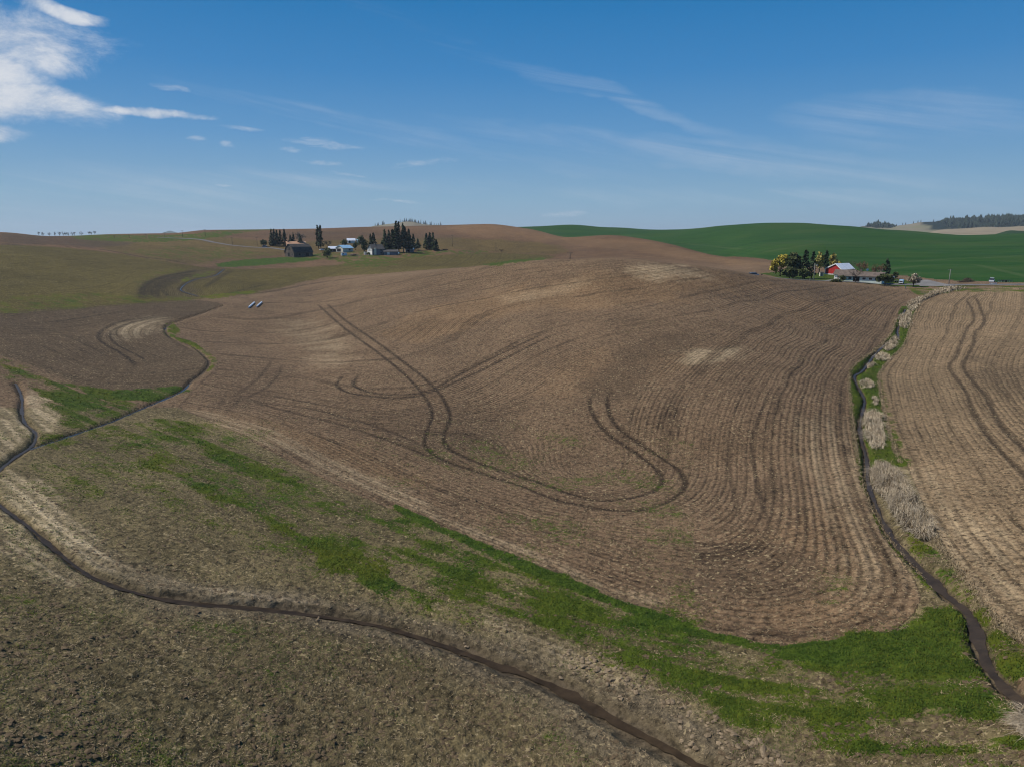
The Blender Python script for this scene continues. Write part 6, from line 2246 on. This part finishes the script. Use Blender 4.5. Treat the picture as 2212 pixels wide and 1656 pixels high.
def screen_scatter(n, y0, y1, rng, x0=-120, x1=2332):
    """even spread over the visible near ground"""
    x = rng.uniform(x0, x1, n)
    y = rng.uniform(y0, y1, n)
    th, tt = pix_tt(x, y)
    r = -H / tt
    r = np.where(r > 0, r, 1e6)
    for _ in range(4):
        rr = np.clip(r, 25, 600)
        z = z_of(th, rr)
        r = (z - H) / tt
        r = np.clip(0.5 * r + .5 * rr, 25, 600)
    return r * np.sin(th), r * np.cos(th), r


def stuff(name, V, F, mat, label):
    o = link(name, mesh_np(name, V, F, False), mat)
    return tag(o, label, None, None, 'stuff')


# grass blades where the ground is green
x, y, r = screen_scatter(330000, 690, 1720, rng)
g_ = grid_val(gr, x, y)
nb_ = vnoise(x / 1.6, y / 1.6, 5) + .6 * vnoise(x / .5, y / .5, 6)
keep = (g_ > .05) & (rng.random(len(x)) < np.clip(g_ * 1.15 + nb_ * .5 * (g_ < .9), 0, 1) ** 1.3)
x, y, r, g_ = x[keep], y[keep], r[keep], g_[keep]
yel_ = grid_val(gy, x, y)
isy = rng.random(len(x)) < yel_ * .8
for sel, mt, nm, lb in ((~isy, 'blade', 'grass', "short green grass growing in the damp strips of the field"), (isy, 'blade_y', 'grass', "yellowish green grass along the ditches and damp strips")):
    idx = np.nonzero(sel)[0][:85000]
    b_ = np.stack([x[idx], y[idx], grid_z(x[idx], y[idx]) - .03], 1)
    ln = (.10 + .14 * g_[idx]) * (1 + r[idx] / 260)
    V, F = blades(b_, ln, np.maximum(.05, r[idx] * .0009), rng, .9, .9)
    stuff(nm, V, F, M[mt], lb)

# straw left on the tilled ground
x, y, r = screen_scatter(70000, 700, 1720, rng)
keep = (grid_val(mud, x, y) < .3) & (grid_val(gr, x, y) < .75) & (rng.random(len(x)) < .8) & (vnoise(x / 1.1, y / 1.1, 8) + .5 * vnoise(x / 6., y / 6., 9) > -.12) & (r < 240) & (rng.random(len(x)) > .7 * grid_val(track, x, y))
x, y, r = x[keep], y[keep], r[keep]
n = len(x)
an = rng.random(n) * 6.283
L = (.09 + .17 * rng.random(n)) * (1 + r / 400)
w = np.maximum(.026, r * .00042) * (.7 + .6 * rng.random(n))
c = np.stack([x, y, grid_z(x, y) + .05], 1)
dv = np.stack([np.cos(an) * L * .5, np.sin(an) * L * .5, rng.normal(size=n) * L * .2], 1)
pv = np.stack([-np.sin(an) * w * .5, np.cos(an) * w * .5, rng.random(n) * w * .5], 1)
V = np.stack([c - dv - pv, c - dv + pv, c + dv + pv, c + dv - pv], 1).reshape(-1, 3)
stuff("straw", V, np.arange(4 * n).reshape(-1, 4), M['straw'], "pale straw scattered over the tilled earth")

# dry straw fringe along both edges of the right ditch
edge_l = wl([(1935, 690), (1925, 718), (1898, 748), (1850, 785), (1838, 800), (1834, 830), (1838, 870), (1846, 930), (1853, 990), (1865, 1050), (1888, 1105), (1915, 1142), (1950, 1190), (2000, 1240)], 6)
edge_r = wl([(1990, 652), (1973, 684), (1964, 716), (1952, 747), (1926, 773), (1905, 797), (1898, 815), (1900, 840), (1905, 864), (1916, 917), (1931, 966), (1945, 1000)], 6)
edge_r2 = wl([(2010, 1150), (2050, 1200), (2100, 1270), (2150, 1338), (2212, 1388)], 6)
bs = []
for ed, cnt, wd in ((edge_l, 2600, .17), (edge_r, 3000, .17), (edge_r2, 1400, .3)):
    e = resample(ed, .3)
    k = rng.integers(0, len(e), cnt)
    bs.append(e[k] + rng.normal(size=(cnt, 2)) * wd)
q = np.vstack(bs)
r = np.hypot(q[:, 0], q[:, 1])
b_ = np.stack([q[:, 0], q[:, 1], grid_z(q[:, 0], q[:, 1]) - .03], 1)
V, F = blades(b_, .42 + .0 * r, np.maximum(.05, r * .0007), rng, 1.0, .8)
stuff("dry_grass", V, F, M['straw'], "dry pale grass fringing the edges of the green ditch")


# clods: the large pale ones are pieces of the field, the rest is one heap of stuff
def clod_mesh(seed):
    rg = random.Random(seed)
    g = Geo()
    t = (1 + 5 ** .5) / 2
    vs = [(-1, t, 0), (1, t, 0), (-1, -t, 0), (1, -t, 0), (0, -1, t), (0, 1, t), (0, -1, -t), (0, 1, -t), (t, 0, -1), (t, 0, 1), (-t, 0, -1), (-t, 0, 1)]
    fs = [(0, 11, 5), (0, 5, 1), (0, 1, 7), (0, 7, 10), (0, 10, 11), (1, 5, 9), (5, 11, 4), (11, 10, 2), (10, 7, 6), (7, 1, 8), (3, 9, 4), (3, 4, 2), (3, 2, 6), (3, 6, 8), (3, 8, 9), (4, 9, 5), (2, 4, 11), (6, 2, 10), (8, 6, 7), (9, 8, 1)]
    vs = [tuple(c / 1.9 * rg.uniform(.7, 1.2) for c in v) for v in vs]
    return g.add(vs, fs).mesh("clod")


cm = [clod_mesh(i) for i in range(6)]
for me in cm:
    me.materials.append(M['clod'])
zz = [(1120, 770), (1170, 758), (1230, 800), (1280, 830), (1330, 860), (1380, 885), (1500, 940), (1580, 985), (1700, 1030), (1790, 1100), (1830, 1150), (1900, 1150), (1960, 1190), (1970, 1225), (2040, 1230), (1650, 1100), (1050, 730), (1100, 790), (1200, 770)]
rgc = random.Random(4)
pts = []
for (cx, cy) in zz:
    for _ in range(8):
        pts.append((737 + .464 * (cx + rgc.gauss(0, 40)), 1080 + .464 * (cy + rgc.gauss(0, 22))))
for _ in range(70):
    f = rgc.random()
    pts.append((1080 + 560 * f + rgc.gauss(0, 22), 1335 + 300 * f + rgc.gauss(0, 14)))
for _ in range(60):
    f = rgc.random()
    pts.append((640 + 420 * f + rgc.gauss(0, 30), 1300 + 80 * f + rgc.gauss(0, 10) + (40 if rgc.random() < .4 else 0)))
w3 = unproj(pts)
for i, p in enumerate(w3[:285]):
    o = bpy.data.objects.new("clod", cm[i % 6])
    COL.objects.link(o)
    big = 1.0 if i < len(zz) * 8 else .62
    s = rgc.uniform(.10, .25) * big
    o.parent = FIELD
    o.location = (p[0], p[1], float(grid_z(p[0], p[1])) + s * .12)
    o.rotation_euler = (rgc.uniform(-.3, .3), rgc.uniform(-.3, .3), rgc.uniform(0, 6))
    o.scale = (s * rgc.uniform(1, 1.7), s, s * rgc.uniform(.4, .7))

x, y, r = screen_scatter(24000, 900, 1720, rng)
keep = (grid_val(mud, x, y) < .25) & (grid_val(gr, x, y) < .8) & (vnoise(x / 2.5, y / 2.5, 31) > -.1) & (rng.random(len(x)) > .8 * grid_val(track, x, y))
x, y, r = x[keep][:11000], y[keep][:11000], r[keep][:11000]
base = np.array([[0, 0, 1], [1, 0, .1], [.31, .95, .0], [-.81, .59, .1], [-.81, -.59, 0], [.31, -.95, .1]])
n = len(x)
s = (.07 + .11 * rng.random(n) ** 2)
jit = 1 + .35 * rng.normal(size=(n, 6, 1))
a = rng.random(n) * 6.283
bx = base[None] * jit
rx = bx[:, :, 0] * np.cos(a)[:, None] - bx[:, :, 1] * np.sin(a)[:, None]
ry = bx[:, :, 0] * np.sin(a)[:, None] + bx[:, :, 1] * np.cos(a)[:, None]
V = np.stack([x[:, None] + rx * s[:, None] * 1.4, y[:, None] + ry * s[:, None], (grid_z(x, y) - .02)[:, None] + bx[:, :, 2] * s[:, None] * .9], -1).reshape(-1, 3)
fb = np.array([(0, 1, 2), (0, 2, 3), (0, 3, 4), (0, 4, 5), (0, 5, 1)])
F = (np.arange(n)[:, None, None] * 6 + fb[None]).reshape(-1, 3)
stuff("clods", V, F, M['clodd'], "dark earth clods strewn over the near field")

# ------------------------------------------------------------------ air
hz = Geo().box(-6500, 6500, -600, 14500, -60, 210)
ho = hz.build("haze", None)
hm = bpy.data.materials.new("air")
hm.use_nodes = True
t = NT(hm.node_tree)
for nd in list(t.n):
    t.n.remove(nd)
out = t.node('ShaderNodeOutputMaterial')
vol = t.node('ShaderNodeVolumePrincipled')
vol.inputs['Color'].default_value = (0.78, 0.88, 1.0, 1)
vol.inputs['Density'].default_value = 0.000065
vol.inputs['Anisotropy'].default_value = 0.2
t.l.new(vol.outputs[0], out.inputs['Volume'])
ho.data.materials.append(hm)
tag(ho, kind='stuff')
ho["label"] = "thin blue haze over the far hills"

scene.cycles.use_denoising = True
scene.cycles.filter_width = 1.15
scene.cycles.max_bounces = 5
scene.cycles.volume_bounces = 0
